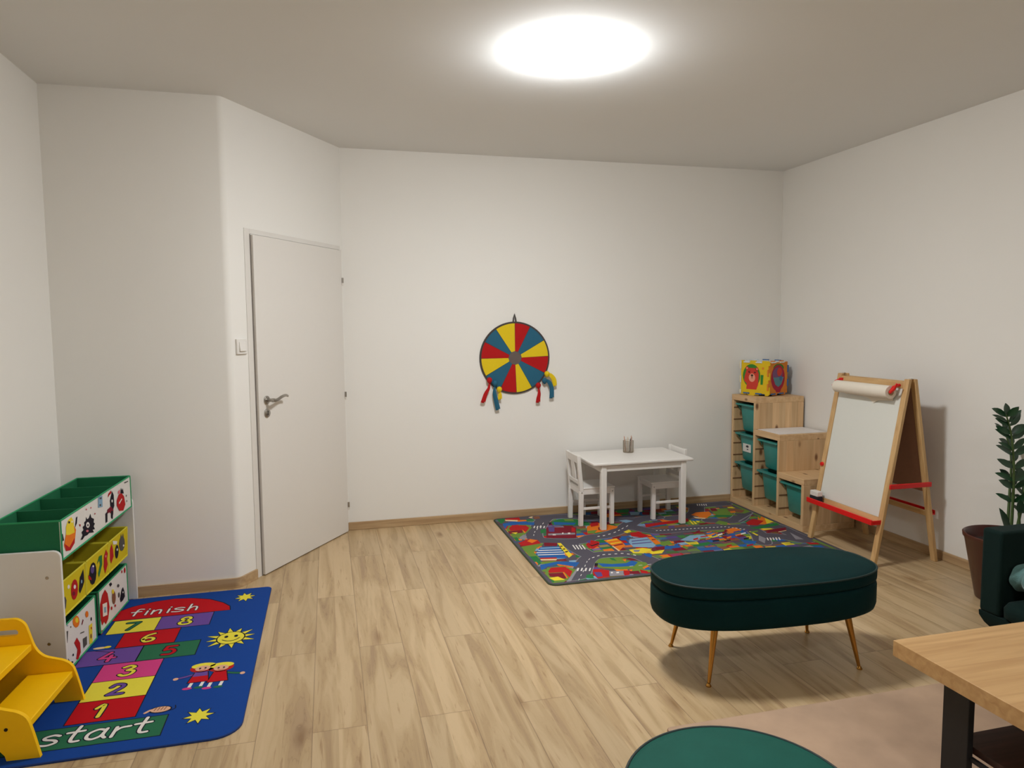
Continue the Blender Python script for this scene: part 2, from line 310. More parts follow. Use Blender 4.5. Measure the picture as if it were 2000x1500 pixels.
ROAD = [
('grn',[1215,5190,1278,5190,1251,5101,1215,5055]),
('red',[1285,5190,1391,5190,1381,5115,1263,5149]),
('crm',[1270,5160,1363,5125,1349,5085,1267,5122]),
('blu',[1215,4969,1227,5057,1319,5094,1468,5025,1442,4958,1330,5003,1244,4990,1215,4919]),
('lim',[1215,4897,1260,4998,1394,4984,1413,4905,1314,4747,1261,4674,1215,4683,1215,4807]),
('red',[1243,4930,1288,5002,1382,4968,1391,4900,1335,4798,1325,4859,1238,4861]),
('mar',[1215,4857,1325,4859,1313,4793,1215,4789]),
('yel',[1233,4816,1279,4814,1256,4775]),
('orn',[1328,4882,1335,4798,1320,4780]),
('gry',[1261,4696,1308,4749,1315,4702,1280,4625,1250,4655]),
('grn',[1215,4694,1243,4701,1239,4616,1215,4608]),
('red',[1215,4570,1309,4638,1363,4601,1363,4517,1297,4485,1222,4506]),
('orn',[1286,4591,1321,4635,1360,4591,1308,4543]),
('lim',[1215,4485,1384,4522,1358,4478,1307,4432,1263,4347,1271,4251,1215,4181,1215,4293]),
('grn',[1215,4275,1259,4273,1256,4183,1252,4132,1215,4096,1215,4185]),
('orn',[1215,4164,1227,4165,1226,4122,1215,4104]),
('mar',[1387,4531,1472,4496,1450,4431,1369,4454]),
('blu',[1335,4444,1456,4429,1438,4194,1416,4182,1271,4233,1264,4309]),
('wht',[1304,4383,1453,4355,1452,4339,1299,4366]),
('wht',[1280,4342,1450,4309,1449,4294,1275,4325]),
('wht',[1273,4297,1447,4264,1446,4249,1271,4281]),
('sky',[1331,4429,1460,4412,1456,4389,1324,4407]),
('yel',[1472,4496,1495,4490,1486,4227,1447,4183]),
('blk',[1466,4367,1484,4371,1483,4352,1466,4347]),
('blk',[1462,4309,1483,4315,1483,4296,1461,4287]),
('blk',[1469,4430,1486,4433,1485,4413,1468,4410]),
('red',[1271,4233,1373,4213,1370,4187,1264,4208]),
('crm',[1264,4208,1370,4187,1355,4159,1262,4182]),
('lim',[1249,4159,1306,4155,1387,4132,1246,4112]),
('blu',[1215,4034,1232,4103,1359,4136,1483,4083,1434,4012,1343,4088,1265,4060,1215,4007,1215,3952]),
('lim',[1215,3949,1260,4044,1360,4049,1417,3966,1381,3896,1306,3808,1279,3785,1215,3785,1215,3872]),
('red',[1246,3982,1281,4038,1370,4030,1386,3942,1335,3846,1334,3941,1242,3951]),
('mar',[1234,3945,1327,3935,1320,3850,1303,3832,1229,3891]),
('yel',[1217,3872,1274,3879,1298,3818,1234,3821]),
('orn',[1324,3944,1332,3942,1323,3842,1313,3837]),
('grn',[1215,3852,1231,3814,1215,3789,1215,3813]),
('gry',[1294,3785,1321,3785,1438,3977,1436,3994]),
('grn',[1447,3861,1488,3865,1466,3793,1424,3813]),
('lim',[1568,4042,1626,4114,1712,4116,1746,4080,1797,4029,1879,3971,1873,3921,1788,3878,1677,3892,1559,3959]),
('blu',[1584,4037,1663,3998,1755,3989,1808,4026,1831,3984,1782,3930,1697,3937,1591,3967]),
('blk',[1568,4042,1587,4037,1568,3990,1547,3996]),
('orn',[1760,4058,1786,4059,1760,4014]),
('grn',[1693,4113,1716,4097,1718,4043,1692,4068]),
('red',[1516,3938,1556,3935,1604,3897,1569,3811,1486,3788,1488,3865]),
('pur',[1504,3893,1546,3881,1530,3814,1494,3809]),
('gry',[1598,3882,1684,3866,1653,3795,1571,3802]),
('red',[1687,3873,1720,3856,1691,3792,1655,3787]),
('mar',[1717,3849,1771,3841,1759,3789,1698,3806]),
('wht',[1602,3865,1614,3865,1606,3844,1595,3845]),
('wht',[1633,3856,1650,3855,1642,3834,1626,3836]),
('red',[1787,3861,1820,3819,1803,3785,1770,3801]),
('orn',[1816,3886,1868,3922,1865,3897,1816,3861]),
('red',[1648,4415,1715,4490,1757,4446,1728,4372,1660,4311,1638,4337]),
('blk',[1665,4410,1682,4385,1740,4419,1736,4400,1673,4363]),
('pur',[1669,4471,1713,4501,1684,4425]),
('orn',[1798,4466,1901,4490,1904,4404,1895,4324,1806,4221,1807,4329]),
('yel',[1813,4455,1898,4469,1897,4454,1813,4438]),
('yel',[1812,4389,1898,4406,1897,4391,1812,4372]),
('mar',[1805,4340,1893,4365,1891,4345,1803,4320]),
('crm',[1801,4331,1813,4335,1815,4228,1803,4216]),
('red',[2042,4583,2113,4585,2130,4490,2071,4452,2019,4500]),
('yel',[2008,4615,2068,4656,2068,4610,2020,4578]),
('orn',[2121,4515,2163,4503,2143,4294,2099,4286]),
('mar',[2127,4469,2159,4464,2156,4447,2122,4448]),
('mar',[2119,4395,2148,4393,2146,4377,2115,4375]),
('sky',[1981,4445,2112,4451,2091,4268,2052,4229,1931,4273,1942,4372]),
('pur',[1976,4404,2104,4406,2100,4390,1969,4385]),
('pur',[1954,4348,2095,4345,2091,4329,1948,4329]),
('blu',[1918,4485,1979,4500,1951,4422,1910,4434]),
('yel',[1879,4229,1980,4239,2034,4204,1943,4134,1877,4153]),
('gry',[1907,4221,1952,4208,1921,4169,1894,4177]),
('yel',[1979,4143,2104,4165,2054,4102,1985,4103]),
('mar',[2068,4234,2139,4234,2104,4165,2054,4179]),
('blu',[1938,4136,1985,4103,1949,4040,1931,4081]),
('lim',[2137,4295,2181,4304,2145,4232,2125,4258]),
('lim',[1853,4156,1928,4129,1910,4102,1852,4126]),
('mar',[1513,4876,1721,4816,1664,4646,1632,4567,1435,4624]),
('pur',[1526,4872,1570,4860,1535,4752,1498,4762]),
('red',[1690,4825,1707,4796,1677,4711,1652,4718]),
('gry',[1479,4722,1669,4690,1655,4649,1466,4681]),
('wht',[1620,4704,1636,4700,1625,4669,1610,4673]),
('wht',[1581,4716,1590,4713,1579,4682,1570,4685]),
('wht',[1503,4693,1524,4687,1517,4666,1496,4672]),
('grn',[1450,4823,1497,4845,1473,4747,1430,4736]),
('grn',[1588,5003,1663,5059,1707,5060,1801,5019,1857,4900,1864,4824,1674,4879,1576,4919]),
('blu',[1608,4998,1669,4967,1761,4928,1732,4886,1590,4922]),
('blk',[1569,4996,1588,4991,1566,4934,1552,4943]),
('lim',[1703,5048,1770,5033,1765,4978,1700,4997]),
('orn',[1805,4816,1915,4883,2025,4752,1995,4713,1900,4670,1816,4648,1747,4645]),
('lim',[1771,4707,1847,4709,1790,4633,1747,4645]),
('red',[1849,4877,1926,4893,1895,4814,1832,4796]),
('mar',[1878,4771,1933,4767,1884,4698,1853,4707]),
('sky',[2093,4895,2155,4903,2192,4854,2120,4824]),
('crm',[1461,5171,1488,5190,1501,5186,1474,5140]),
('brn',[1501,5186,1551,5185,1540,5121,1493,5108]),
('mar',[1986,5190,2099,5190,2048,5109,1954,5136]),
('grn',[2202,5190,2305,5175,2247,5079,2166,5102]),
('sky',[2271,5099,2358,5088,2305,5006,2240,5012]),
('mar',[2366,5072,2420,5056,2385,4983,2332,4999]),
('orn',[2062,5105,2104,5079,2069,4994,2034,5018]),
('wht',[1435,3986,1445,3983,1420,3934,1411,3937]),
('wht',[1458,3980,1467,3977,1442,3928,1433,3931]),
('wht',[1481,3973,1491,3970,1466,3921,1456,3924]),
('wht',[1505,3966,1514,3964,1489,3915,1480,3917]),
('wht',[1436,4933,1445,4930,1424,4878,1415,4881]),
('wht',[1458,4926,1467,4924,1446,4872,1437,4874]),
('wht',[1481,4919,1490,4917,1469,4865,1460,4867]),
('wht',[1505,4912,1514,4910,1493,4858,1484,4861]),
('wht',[1553,4422,1562,4423,1551,4332,1542,4329]),
('wht',[1573,4416,1582,4417,1571,4327,1561,4324]),
('wht',[1593,4410,1603,4412,1591,4321,1581,4318]),
('wht',[1613,4404,1623,4406,1611,4315,1601,4312]),
('wht',[1369,3785,1384,3807,1382,3812,1367,3786]),
('wht',[1405,3847,1421,3874,1419,3879,1404,3852]),
('wht',[1443,3908,1458,3936,1456,3941,1441,3913]),
('wht',[1486,3994,1502,4024,1500,4029,1484,3999]),
('wht',[1523,4061,1537,4087,1535,4092,1521,4066]),
('wht',[1551,4104,1569,4126,1569,4134,1552,4112]),
('wht',[1586,4134,1605,4143,1608,4154,1589,4145]),
('wht',[1629,4158,1647,4163,1651,4175,1632,4169]),
('wht',[1671,4172,1689,4172,1693,4184,1675,4183]),
('wht',[1710,4170,1726,4165,1731,4177,1714,4181]),
('wht',[1752,4167,1769,4164,1774,4176,1757,4179]),
('wht',[1795,4166,1811,4160,1816,4171,1800,4178]),
('wht',[1829,4145,1843,4134,1848,4145,1835,4156]),
('wht',[1860,4118,1872,4103,1878,4114,1866,4129]),
('wht',[1529,5001,1509,4967,1508,4955,1529,4989]),
('wht',[1489,4938,1469,4904,1469,4893,1489,4926]),
('wht',[1446,4873,1426,4840,1426,4829,1446,4861]),
('wht',[1405,4805,1390,4775,1391,4766,1406,4796]),
('wht',[1373,4731,1363,4701,1366,4697,1377,4728]),
('wht',[1786,4552,1803,4554,1808,4568,1791,4566]),
('wht',[1828,4556,1846,4560,1851,4574,1832,4570]),
('wht',[1877,4578,1897,4585,1902,4599,1881,4591]),
('wht',[1929,4604,1953,4619,1957,4633,1933,4617]),
('wht',[1979,4640,2000,4657,2003,4671,1982,4653]),
('wht',[2021,4675,2045,4696,2048,4710,2025,4688]),
('wht',[2076,4719,2103,4748,2105,4761,2079,4732]),
('red',[2236,4746,2499,4783,2619,4806,2586,4729,2336,4703,2210,4672]),
('brn',[2226,4641,2353,4671,2519,4664,2514,4611,2318,4601]),
('pur',[2375,4652,2423,4651,2409,4609,2360,4607]),
('yel',[2600,4753,2610,4750,2586,4645,2571,4649]),
('yel',[2618,4734,2629,4731,2613,4651,2595,4648]),
('yel',[2647,4734,2667,4711,2644,4684,2632,4693]),
('lim',[2744,4627,2815,4691,2850,4624,2800,4556]),
('orn',[2690,4889,2764,4945,2877,4943,2853,4857,2750,4768]),
('crm',[2684,4846,2718,4800,2757,4780,2736,4757,2680,4794]),
('lim',[2908,4998,3093,4992,3185,4907,3185,4847,3113,4812,3010,4858,3029,4776,2875,4836]),
('mar',[2932,5023,2977,5010,2952,4937,2899,4937]),
('brn',[3053,4972,3115,4970,3164,4891,3099,4832,3027,4899]),
('orn',[3034,4897,3080,4900,3063,4858,3017,4855]),
('gry',[2936,4627,2947,4619,3185,4802,3185,4813]),
('orn',[3159,4708,3185,4731,3185,4543,3080,4502,3031,4516]),
('yel',[3176,4644,3185,4655,3185,4547,3102,4509]),
('lim',[3159,4708,3185,4733,3185,4701,3132,4642]),
('red',[2977,4587,3082,4657,3129,4586,3016,4493,2954,4525]),
('grn',[2910,4444,3073,4490,3185,4509,3177,4460,2978,4411]),
('mar',[2983,4370,3179,4392,3132,4314,2995,4316]),
('crm',[3064,4316,3141,4332,3132,4319,3056,4303]),
('gry',[3129,4277,3118,4109,3066,4123]),
('lim',[3155,4074,3185,4096,3185,3876,3184,3874,3165,3957]),
('red',[3087,4047,3157,4016,3148,3984,3085,4002]),
('lim',[2946,4076,3067,4041,3024,4024]),
('orn',[2738,4467,2834,4492,2833,4413,2725,4393]),
('pur',[2652,4364,2719,4320,2720,4247,2660,4288]),
('sky',[2297,4321,2419,4406,2524,4401,2528,4326,2390,4270]),
('blu',[2701,4228,2785,4157,2734,4103,2683,4140]),
('yel',[2867,4378,2883,4378,2881,4278,2863,4274]),
('lim',[2630,4446,2724,4471,2704,4425,2644,4417]),
('lim',[2152,4315,2225,4341,2209,4253,2154,4246]),
('blu',[2216,4251,2258,4262,2205,4187]),
('lim',[2263,4215,2280,4165,2247,4131,2239,4177]),
('red',[2094,4524,2126,4528,2141,4462,2073,4445]),
('gry',[2879,4274,2884,4200,2811,4103,2811,4173]),
('orn',[2568,4444,2614,4454,2607,4433,2561,4423]),
('red',[2399,4324,2446,4345,2433,4314,2386,4294]),
('orn',[2482,4305,2523,4315,2516,4295,2475,4285]),
('pur',[2427,4177,2463,4194,2453,4169,2417,4152]),
('wht',[2782,4347,2831,4364,2818,4337,2770,4321]),
('mar',[2416,4299,2469,4310,2460,4286,2407,4275]),
('orn',[2539,4384,2605,4399,2592,4369,2527,4355]),
('pur',[2838,4404,2887,4422,2874,4394,2825,4376]),
('blk',[2738,4242,2787,4256,2776,4231,2727,4217]),
('orn',[2632,4376,2679,4395,2666,4366,2619,4347]),
('gry',[2396,4297,2439,4312,2430,4287,2387,4273]),
('lim',[2751,4375,2805,4381,2797,4362,2744,4356]),
('blu',[2666,4288,2708,4302,2698,4278,2656,4264]),
('red',[2518,4287,2575,4291,2568,4272,2511,4268]),
('orn',[2728,4331,2785,4348,2770,4319,2714,4302]),
('orn',[2593,4408,2639,4416,2633,4397,2587,4389]),
('red',[2671,4102,2730,4118,2716,4090,2658,4075]),
('blu',[2562,4362,2605,4380,2594,4353,2551,4335]),
('pur',[2757,4400,2816,4418,2801,4387,2742,4369]),
('red',[2475,4364,2537,4372,2528,4349,2468,4342]),
('pur',[2554,4315,2603,4333,2590,4304,2542,4286]),
('orn',[2640,4295,2687,4316,2673,4286,2627,4266]),
('mar',[2504,4481,2548,4501,2536,4472,2493,4453]),
('red',[2634,4258,2685,4267,2676,4246,2626,4237]),
('lim',[2443,4319,2499,4328,2491,4305,2435,4296]),
('blk',[2641,4370,2686,4377,2679,4359,2634,4351]),
('lim',[2550,4245,2596,4254,2588,4234,2543,4225]),
('lim',[2456,4418,2497,4430,2490,4408,2449,4397]),
('wht',[2612,4370,2662,4390,2648,4360,2599,4340]),
('red',[2536,4129,2585,4146,2573,4118,2524,4102]),
('mar',[2677,4417,2724,4438,2710,4407,2663,4386]),
('blk',[2506,4255,2564,4267,2554,4241,2496,4229]),
('blk',[2582,4233,2635,4241,2627,4221,2575,4213]),
('lim',[2871,4368,2942,4384,2925,4352,2856,4337]),
('wht',[2895,4208,2904,4206,2877,4152,2868,4154]),
('wht',[2916,4205,2925,4202,2897,4148,2888,4151]),
('wht',[2936,4201,2945,4199,2917,4145,2908,4147]),
('wht',[2956,4198,2966,4195,2937,4141,2928,4144]),
('wht',[2977,4194,2986,4192,2958,4138,2949,4141]),
('wht',[2899,5176,2906,5174,2885,5126,2877,5128]),
('wht',[2916,5171,2924,5169,2902,5121,2894,5123]),
('wht',[2933,5166,2941,5164,2919,5116,2912,5118]),
('wht',[2950,5161,2958,5159,2936,5111,2929,5113]),
('wht',[2967,5156,2975,5154,2953,5106,2946,5108]),
('wht',[2243,4578,2257,4577,2251,4566,2238,4567]),
('wht',[2272,4576,2285,4574,2280,4563,2266,4564]),
('wht',[2300,4573,2314,4572,2308,4561,2295,4562]),
('wht',[2329,4571,2343,4569,2337,4558,2323,4559]),
('wht',[2358,4568,2371,4567,2365,4556,2352,4557]),
('wht',[2386,4566,2400,4564,2394,4553,2381,4554]),
('wht',[2415,4563,2429,4562,2423,4550,2409,4552]),
('wht',[2444,4561,2458,4559,2452,4548,2438,4549]),
('wht',[2473,4558,2486,4557,2480,4545,2467,4547]),
('wht',[2502,4556,2515,4554,2509,4543,2496,4544]),
('wht',[2531,4553,2544,4552,2538,4540,2524,4542]),
('wht',[2560,4550,2573,4549,2567,4538,2553,4539]),
('wht',[2589,4548,2603,4547,2596,4535,2582,4536]),
('wht',[2618,4545,2632,4544,2625,4533,2611,4534]),
('wht',[2647,4543,2661,4541,2654,4530,2641,4531]),
('wht',[2676,4540,2690,4539,2684,4527,2670,4529]),
('wht',[2706,4538,2720,4536,2713,4525,2699,4526]),
('wht',[2735,4535,2749,4534,2742,4522,2728,4524]),
('wht',[2765,4533,2779,4532,2772,4521,2758,4522]),
('wht',[2784,4514,2798,4513,2791,4502,2778,4503]),
('wht',[2804,4495,2818,4494,2811,4483,2797,4484]),
('wht',[2823,4477,2837,4475,2830,4464,2816,4465]),
('wht',[2842,4458,2856,4456,2849,4445,2835,4447]),
('wht',[2861,4439,2875,4438,2868,4427,2854,4428]),
]
TRAYP = [
('orn',[51,627,25,583,41,555,89,546,134,561,157,614,132,644,69,650]),
('yel',[55,654,80,676,116,681,134,661,141,606,84,611,51,621]),
('red',[28,591,41,555,86,544,134,561,138,584,77,560]),
('blk',[99,662,97,660,93,659,88,659,84,661,81,664,80,667,81,670,85,671,90,670,95,668,98,665]),
('wht',[127,657,125,655,123,654,119,655,116,656,113,659,113,661,114,663,117,664,120,664,124,662,126,660]),
('blk',[-1,636,19,636,28,605,1,605]),
('blk',[164,665,180,667,171,639,148,625]),
('red',[192,628,211,622,205,612]),
('blk',[201,556,226,570,216,585,240,590,231,605,255,607,252,620,273,623,276,638,289,624,311,626,329,639,338,619,369,604,362,590,377,580,360,572,373,555,345,560,359,544,303,557,279,554,248,558,223,550]),
('wht',[312,591,308,586,300,583,290,584,280,589,273,595,272,603,275,608,283,611,294,610,304,605,310,599]),
('blk',[299,594,298,591,295,590,291,590,287,592,284,595,284,598,285,601,289,602,293,602,296,600,299,597]),
('pnk',[297,568,295,566,289,565,281,567,273,570,268,573,266,577,269,579,275,579,282,577,290,575,295,571]),
('pnk',[293,669,289,666,281,668,278,673,282,675,290,673]),
('pnk',[348,663,343,660,335,662,332,667,336,669,344,667]),
('red',[390,623,387,621,380,623,377,627,381,629,388,627]),
('sky',[436,695,490,687,486,632,428,642]),
('gry',[450,685,480,681,478,672,451,677]),
('gry',[445,654,468,650,466,641,446,645]),
('blk',[590,638,625,677,645,652,646,598,619,577,591,605]),
('wht',[627,626,625,623,621,621,616,621,612,623,609,627,608,631,610,634,614,636,619,636,623,634,626,630]),
('mar',[547,603,595,607,630,581,622,556,572,583,535,583]),
('blk',[517,591,546,593,538,545,514,545]),
('blk',[595,584,625,576,613,538,590,551]),
('red',[561,659,572,676,611,684,615,670,585,666]),
('red',[685,616,719,638,760,636,798,609,812,563,776,540,716,553,681,589]),
('blk',[746,637,756,665,770,647,784,656,796,625]),
('pnk',[707,655,739,660,740,638,711,642]),
('wht',[712,595,760,608,765,602,721,587]),
('gry',[810,681,874,676,873,671,819,674]),
('gry',[840,603,836,599,830,600,828,606,832,610,838,608]),
('gry',[842,574,838,570,832,571,830,577,834,581,840,579]),
]
YELP = [
('gry',[64,342,79,348,94,325,85,293,56,287]),
('red',[220,325,212,305,195,294,175,295,157,308,146,330,144,353,152,374,168,385,188,384,207,371,218,350]),
('wht',[198,346,195,342,190,340,183,341,177,345,173,350,172,355,174,359,180,361,186,360,192,356,197,351]),
('mar',[189,319,186,315,179,314,171,316,163,320,157,326,155,331,158,335,165,336,173,334,182,330,187,324]),
('wht',[131,370,128,366,123,365,117,366,111,369,107,374,106,379,108,383,113,385,120,384,126,380,130,375]),
('blk',[244,372,270,387,284,398,291,368,294,335,275,317,244,298,231,315]),
('sky',[271,343,270,340,266,338,262,338,259,340,257,344,256,349,258,353,261,355,265,354,268,352,271,348]),
('blk',[447,320,437,295,417,282,393,284,372,299,358,323,356,351,366,375,385,388,409,387,431,373,445,348]),
('pur',[418,349,414,341,405,337,393,338,382,345,375,354,373,364,378,372,387,376,398,375,409,369,417,359]),
('red',[344,349,377,325,385,309,349,325]),
('wht',[417,365,416,363,411,363,405,364,400,367,396,370,395,373,397,375,401,375,407,374,412,371,416,368]),
('grn',[457,362,484,392,523,386,525,339,481,288,469,312,496,349,488,371]),
('red',[552,370,580,395,604,367,591,344,601,313,565,278,546,319]),
('pnk',[586,359,584,357,579,355,574,356,569,359,565,363,564,366,566,369,570,370,576,369,581,367,585,363]),
('red',[630,372,661,400,681,363,689,326,651,300,628,339]),
('wht',[675,410,746,387,737,374,685,388]),
('blk',[765,326,758,310,746,300,732,300,719,309,711,325,710,344,717,360,728,369,743,370,756,361,764,345]),
('wht',[753,341,751,338,747,336,742,337,737,340,734,343,733,347,735,350,739,351,744,351,749,348,752,344]),
('gry',[864,339,855,322,835,313,812,315,790,327,776,346,773,366,782,383,801,392,824,390,847,379,860,360]),
('gry',[793,385,806,410,819,385,839,404,848,373]),
('wht',[854,331,852,329,848,328,843,329,837,331,833,334,832,337,834,340,838,341,845,340,850,337,853,334]),
]
WHTP = [
('gry',[59,199,98,188,84,141,53,143]),
('orn',[224,177,217,166,202,162,183,166,165,178,153,193,150,207,157,218,172,222,191,218,209,207,221,192]),
('yel',[212,188,209,183,202,181,193,183,185,189,179,195,178,202,181,207,188,208,197,206,205,201,211,194]),
('red',[152,110,184,120,216,81,217,38,183,17,163,32,183,66]),
('mar',[243,156,261,173,268,164,250,150]),
('blk',[45,108,75,80,99,50,54,81]),
('blk',[142,60,140,58,138,57,134,58,131,60,128,64,128,67,129,69,132,70,136,69,139,67,141,64]),
('yel',[325,115,367,111,358,18,320,28]),
('brn',[353,52,350,47,346,44,341,44,337,48,334,54,334,61,336,66,340,69,345,68,349,65,352,59]),
('orn',[328,168,325,161,317,159,308,161,299,166,293,175,292,183,295,189,303,192,312,190,321,185,327,176]),
('blk',[366,130,364,126,361,124,357,125,353,128,351,132,350,137,352,140,355,142,360,142,363,139,366,135]),
('gry',[223,125,268,113,269,108,224,120]),
('gry',[248,86,295,78,291,41,249,41]),
('red',[358,88,357,86,354,85,351,85,348,87,346,91,345,94,347,97,349,98,353,97,356,95,358,92]),
('blk',[130,33,129,31,124,32,119,34,113,37,110,41,108,43,110,44,114,44,120,42,125,39,129,35]),
('blk',[132,191,129,189,125,191,123,195,126,197,130,195]),
('sky',[100,211,97,209,91,211,89,215,92,217,98,215]),
('red',[478,157,511,191,550,203,583,170,600,95,572,45,538,32,517,54,489,46,461,104]),
('wht',[508,145,567,132,563,69,505,83]),
('sky',[523,123,551,116,551,88,522,95]),
('blk',[608,209,637,209,652,193,628,189]),
('brn',[693,108,687,93,675,84,661,85,649,95,641,110,640,128,646,143,658,151,672,151,684,141,692,126]),
('yel',[675,146,672,141,665,139,656,141,648,145,642,152,641,159,644,164,651,166,660,164,668,160,673,153]),
('red',[637,73,635,70,631,68,625,69,619,72,616,77,615,82,617,86,622,88,628,87,633,84,637,79]),
('blk',[754,77,786,115,808,121,826,93,831,62,797,53,762,56]),
('wht',[812,91,811,89,807,89,803,89,799,92,797,94,796,97,797,99,801,100,805,99,809,97,811,94]),
('red',[863,194,859,187,854,183,848,183,842,187,837,194,837,202,840,209,846,213,853,213,858,209,861,202]),
('red',[813,203,811,199,808,197,803,198,800,200,797,204,797,209,798,212,802,214,806,214,810,212,812,208]),
('red',[689,67,687,64,683,63,678,64,673,67,670,71,669,75,671,77,675,79,680,78,685,75,688,71]),
('blk',[699,3,696,0,691,-1,684,1,678,5,673,9,672,14,674,17,680,18,687,17,693,13,698,8]),
('red',[488,9,486,3,481,0,476,0,471,4,468,11,468,18,470,25,475,28,480,28,485,24,488,17]),
('gry',[755,148,752,145,746,144,738,146,730,150,725,155,724,160,726,163,733,164,741,162,748,158,754,153]),
('gry',[754,99,751,93,746,89,740,90,734,94,730,100,730,108,733,114,738,117,744,117,749,113,753,106]),
]
ROADLINES = [[[1.339, 3.769], [1.406, 3.873], [1.47, 3.984], [1.538, 4.103], [1.604, 4.166], [1.678, 4.183], [1.766, 4.171], [1.847, 4.143], [1.903, 4.062], [1.936, 3.937], [1.978, 3.84]], [[1.595, 5.207], [1.534, 5.045], [1.454, 4.893], [1.39, 4.771], [1.363, 4.623], [1.433, 4.556], [1.546, 4.507], [1.662, 4.505], [1.747, 4.556], [1.845, 4.567], [1.959, 4.63], [2.082, 4.736], [2.228, 4.869], [2.41, 4.908]], [[1.546, 4.507], [1.553, 4.381], [1.581, 4.219]], [[1.541, 5.223], [1.702, 5.176], [1.878, 5.05], [1.991, 4.964], [2.228, 4.869]], [[2.126, 4.696], [2.235, 4.56], [2.424, 4.563], [2.652, 4.539], [2.868, 4.493], [2.915, 4.403], [2.885, 4.272], [2.811, 4.126]], [[2.826, 5.153], [3.014, 5.166], [3.132, 5.132]], [[2.872, 5.14], [2.764, 4.945], [2.647, 4.857], [2.489, 4.843]], [[2.75, 4.71], [2.929, 4.658], [3.214, 4.845]], [[2.885, 4.272], [3.004, 4.213], [3.103, 4.089]], [[3.009, 4.482], [3.162, 4.438], [3.185, 4.286], [3.15, 4.099]]]

# ================================================================ ROOM
struct(MB().box(XL-.1, XR+.1, YR-.1, YB+.1, -.1, 0, floor_mat()).build('floor'))
struct(MB().box(XL-.1, XR+.1, YR-.1, YB+.1, HC, HC+.1, CEIL).build('ceiling'))
struct(MB().box(XL-.1, XL, YR, YS+.1, 0, HC, WALL).build('wall_left'))
struct(MB().box(XR, XR+.1, YR, YB+.1, 0, HC, WALL).build('wall_right'))
struct(MB().box(XL-.1, XR+.1, YR-.1, YR, 0, HC, WALL).build('wall_rear'))
struct(MB().box(XD-.1, XR, YB, YB+.1, 0, HC, WALL).build('wall_back'))
ang = math.atan2(DV.y, DV.x); rr = .045; tl = rr*math.tan(ang/2)
P2 = Vector((XC, YS, 0)); cc = P2+Vector((-tl, rr, 0)); arc = []
for k in range(11):
    a = -PI/2+ang*k/10; arc.append((cc.x+rr*math.cos(a), cc.y+rr*math.sin(a)))
t2 = arc[-1]; back = Vector((t2[0], t2[1], 0))-DN*.1
struct(MB().prism([(XL, YS)]+arc+[(back.x, back.y), (XC-.16, YS+.12), (XL, YS+.12)], 0, HC, WALL).build('wall_recess', smooth=30))
P3 = Vector((XD, YB, 0)); e3 = P3-DN*.1
struct(MB().prism([t2, (P3.x, P3.y), (e3.x, e3.y), (back.x, back.y)], 0, HC, WALL).build('wall_diagonal'))
BH, BT = .058, .014
def bb(name, x0, x1, y0, y1, m): return struct(MB().box(x0, x1, y0, y1, 0, BH, m).build(name, bevel=.003))
bb('baseboard_back', XD-.005, XR, YB-BT, YB, OAKB)
bb('baseboard_right', XR-BT, XR, YR, YB-BT, OAKBY)
bb('baseboard_left', XL, XL+BT, YR, YS-BT, OAKBY)
def dpt(s, o=0, z=0): p = P2+DV*s+DN*o; return (p.x, p.y, z)
b0 = MB(); arc2 = [(cc.x+(rr+BT)*math.cos(-PI/2+ang*k/10), cc.y+(rr+BT)*math.sin(-PI/2+ang*k/10)) for k in range(11)]
b0.prism([(XL, YS-BT)]+arc2[:6]+arc[:6][::-1]+[(XL, YS)], 0, BH, OAKB); struct(b0.build('baseboard_recess', smooth=30))
b0 = MB(); b0.prism(arc2[5:]+[dpt(.148, BT)[:2], dpt(.148)[:2]]+arc[5:][::-1], 0, BH, OAKB); struct(b0.build('baseboard_diagonal', smooth=30))

# door in the diagonal wall: local x along the wall, local y out of the wall
TD = Matrix.Translation(P2) @ Matrix(((DV.x, DN.x, 0, 0), (DV.y, DN.y, 0, 0), (0, 0, 1, 0), (0, 0, 0, 1)))
door = bpy.data.objects.new('door_1', None); COL.objects.link(door); door['kind'] = 'structure'; door.location = dpt(.67)
TD2 = Matrix.Translation(-Vector(dpt(.67))) @ TD
f = MB(TD2); f.box(.150, .197, 0, .004, 0, 2.052).box(.197, 1.165, 0, .004, 2.024, 2.052).box(1.150, 1.180, 0, .004, 0, 2.024); f.build('door_frame', DOORW, door, bevel=.001)
MB(TD2).box(.195, .2, 0, .006, 0, 2.022).build('door_edge_shade', mat('edge_shade_grey', (120, 112, 104), .8), door)  # grey strip painted in for the shaded side edge of the leaf
MB(TD2).box(.203, 1.145, .003, .022, .006, 2.018).build('door_leaf', DOORW, door, bevel=.002)
hd = MB(TD2); HX, HZ = .272, 1.052
RY = Matrix.Rotation(-PI/2, 4, 'X')
hd.lathe([(.026, 0), (.026, .006), (.022, .009), (.010, .009), (.010, .038), (.012, .042), (.012, .056)], 28, m=STEEL, T=Matrix.Translation((HX, .022, HZ)) @ RY)
pth = smoothpts([(HX, .070, HZ), (HX+.03, .074, HZ-.002), (HX+.075, .076, HZ+.014), (HX+.12, .072, HZ+.019), (HX+.145, .070, HZ+.012)], 5)
hd.tube(pth, [.012-.005*i/(len(pth)-1) for i in range(len(pth))], 12, STEEL, flatten=.8)
hd.build('handle', None, door, smooth=40)
kp = MB(TD2); kp.lathe([(.026, 0), (.026, .006), (.022, .009)], 28, m=STEEL, T=Matrix.Translation((HX, .022, HZ-.078)) @ RY)
kp.box(HX-.003, HX+.003, .0305, .0317, HZ-.09, HZ-.066, DARKM); kp.lathe([(.005, 0), (.005, .001)], 12, m=DARKM, T=Matrix.Translation((HX, .0308, HZ-.068)) @ RY); kp.build('keyhole_plate', None, door, smooth=40)
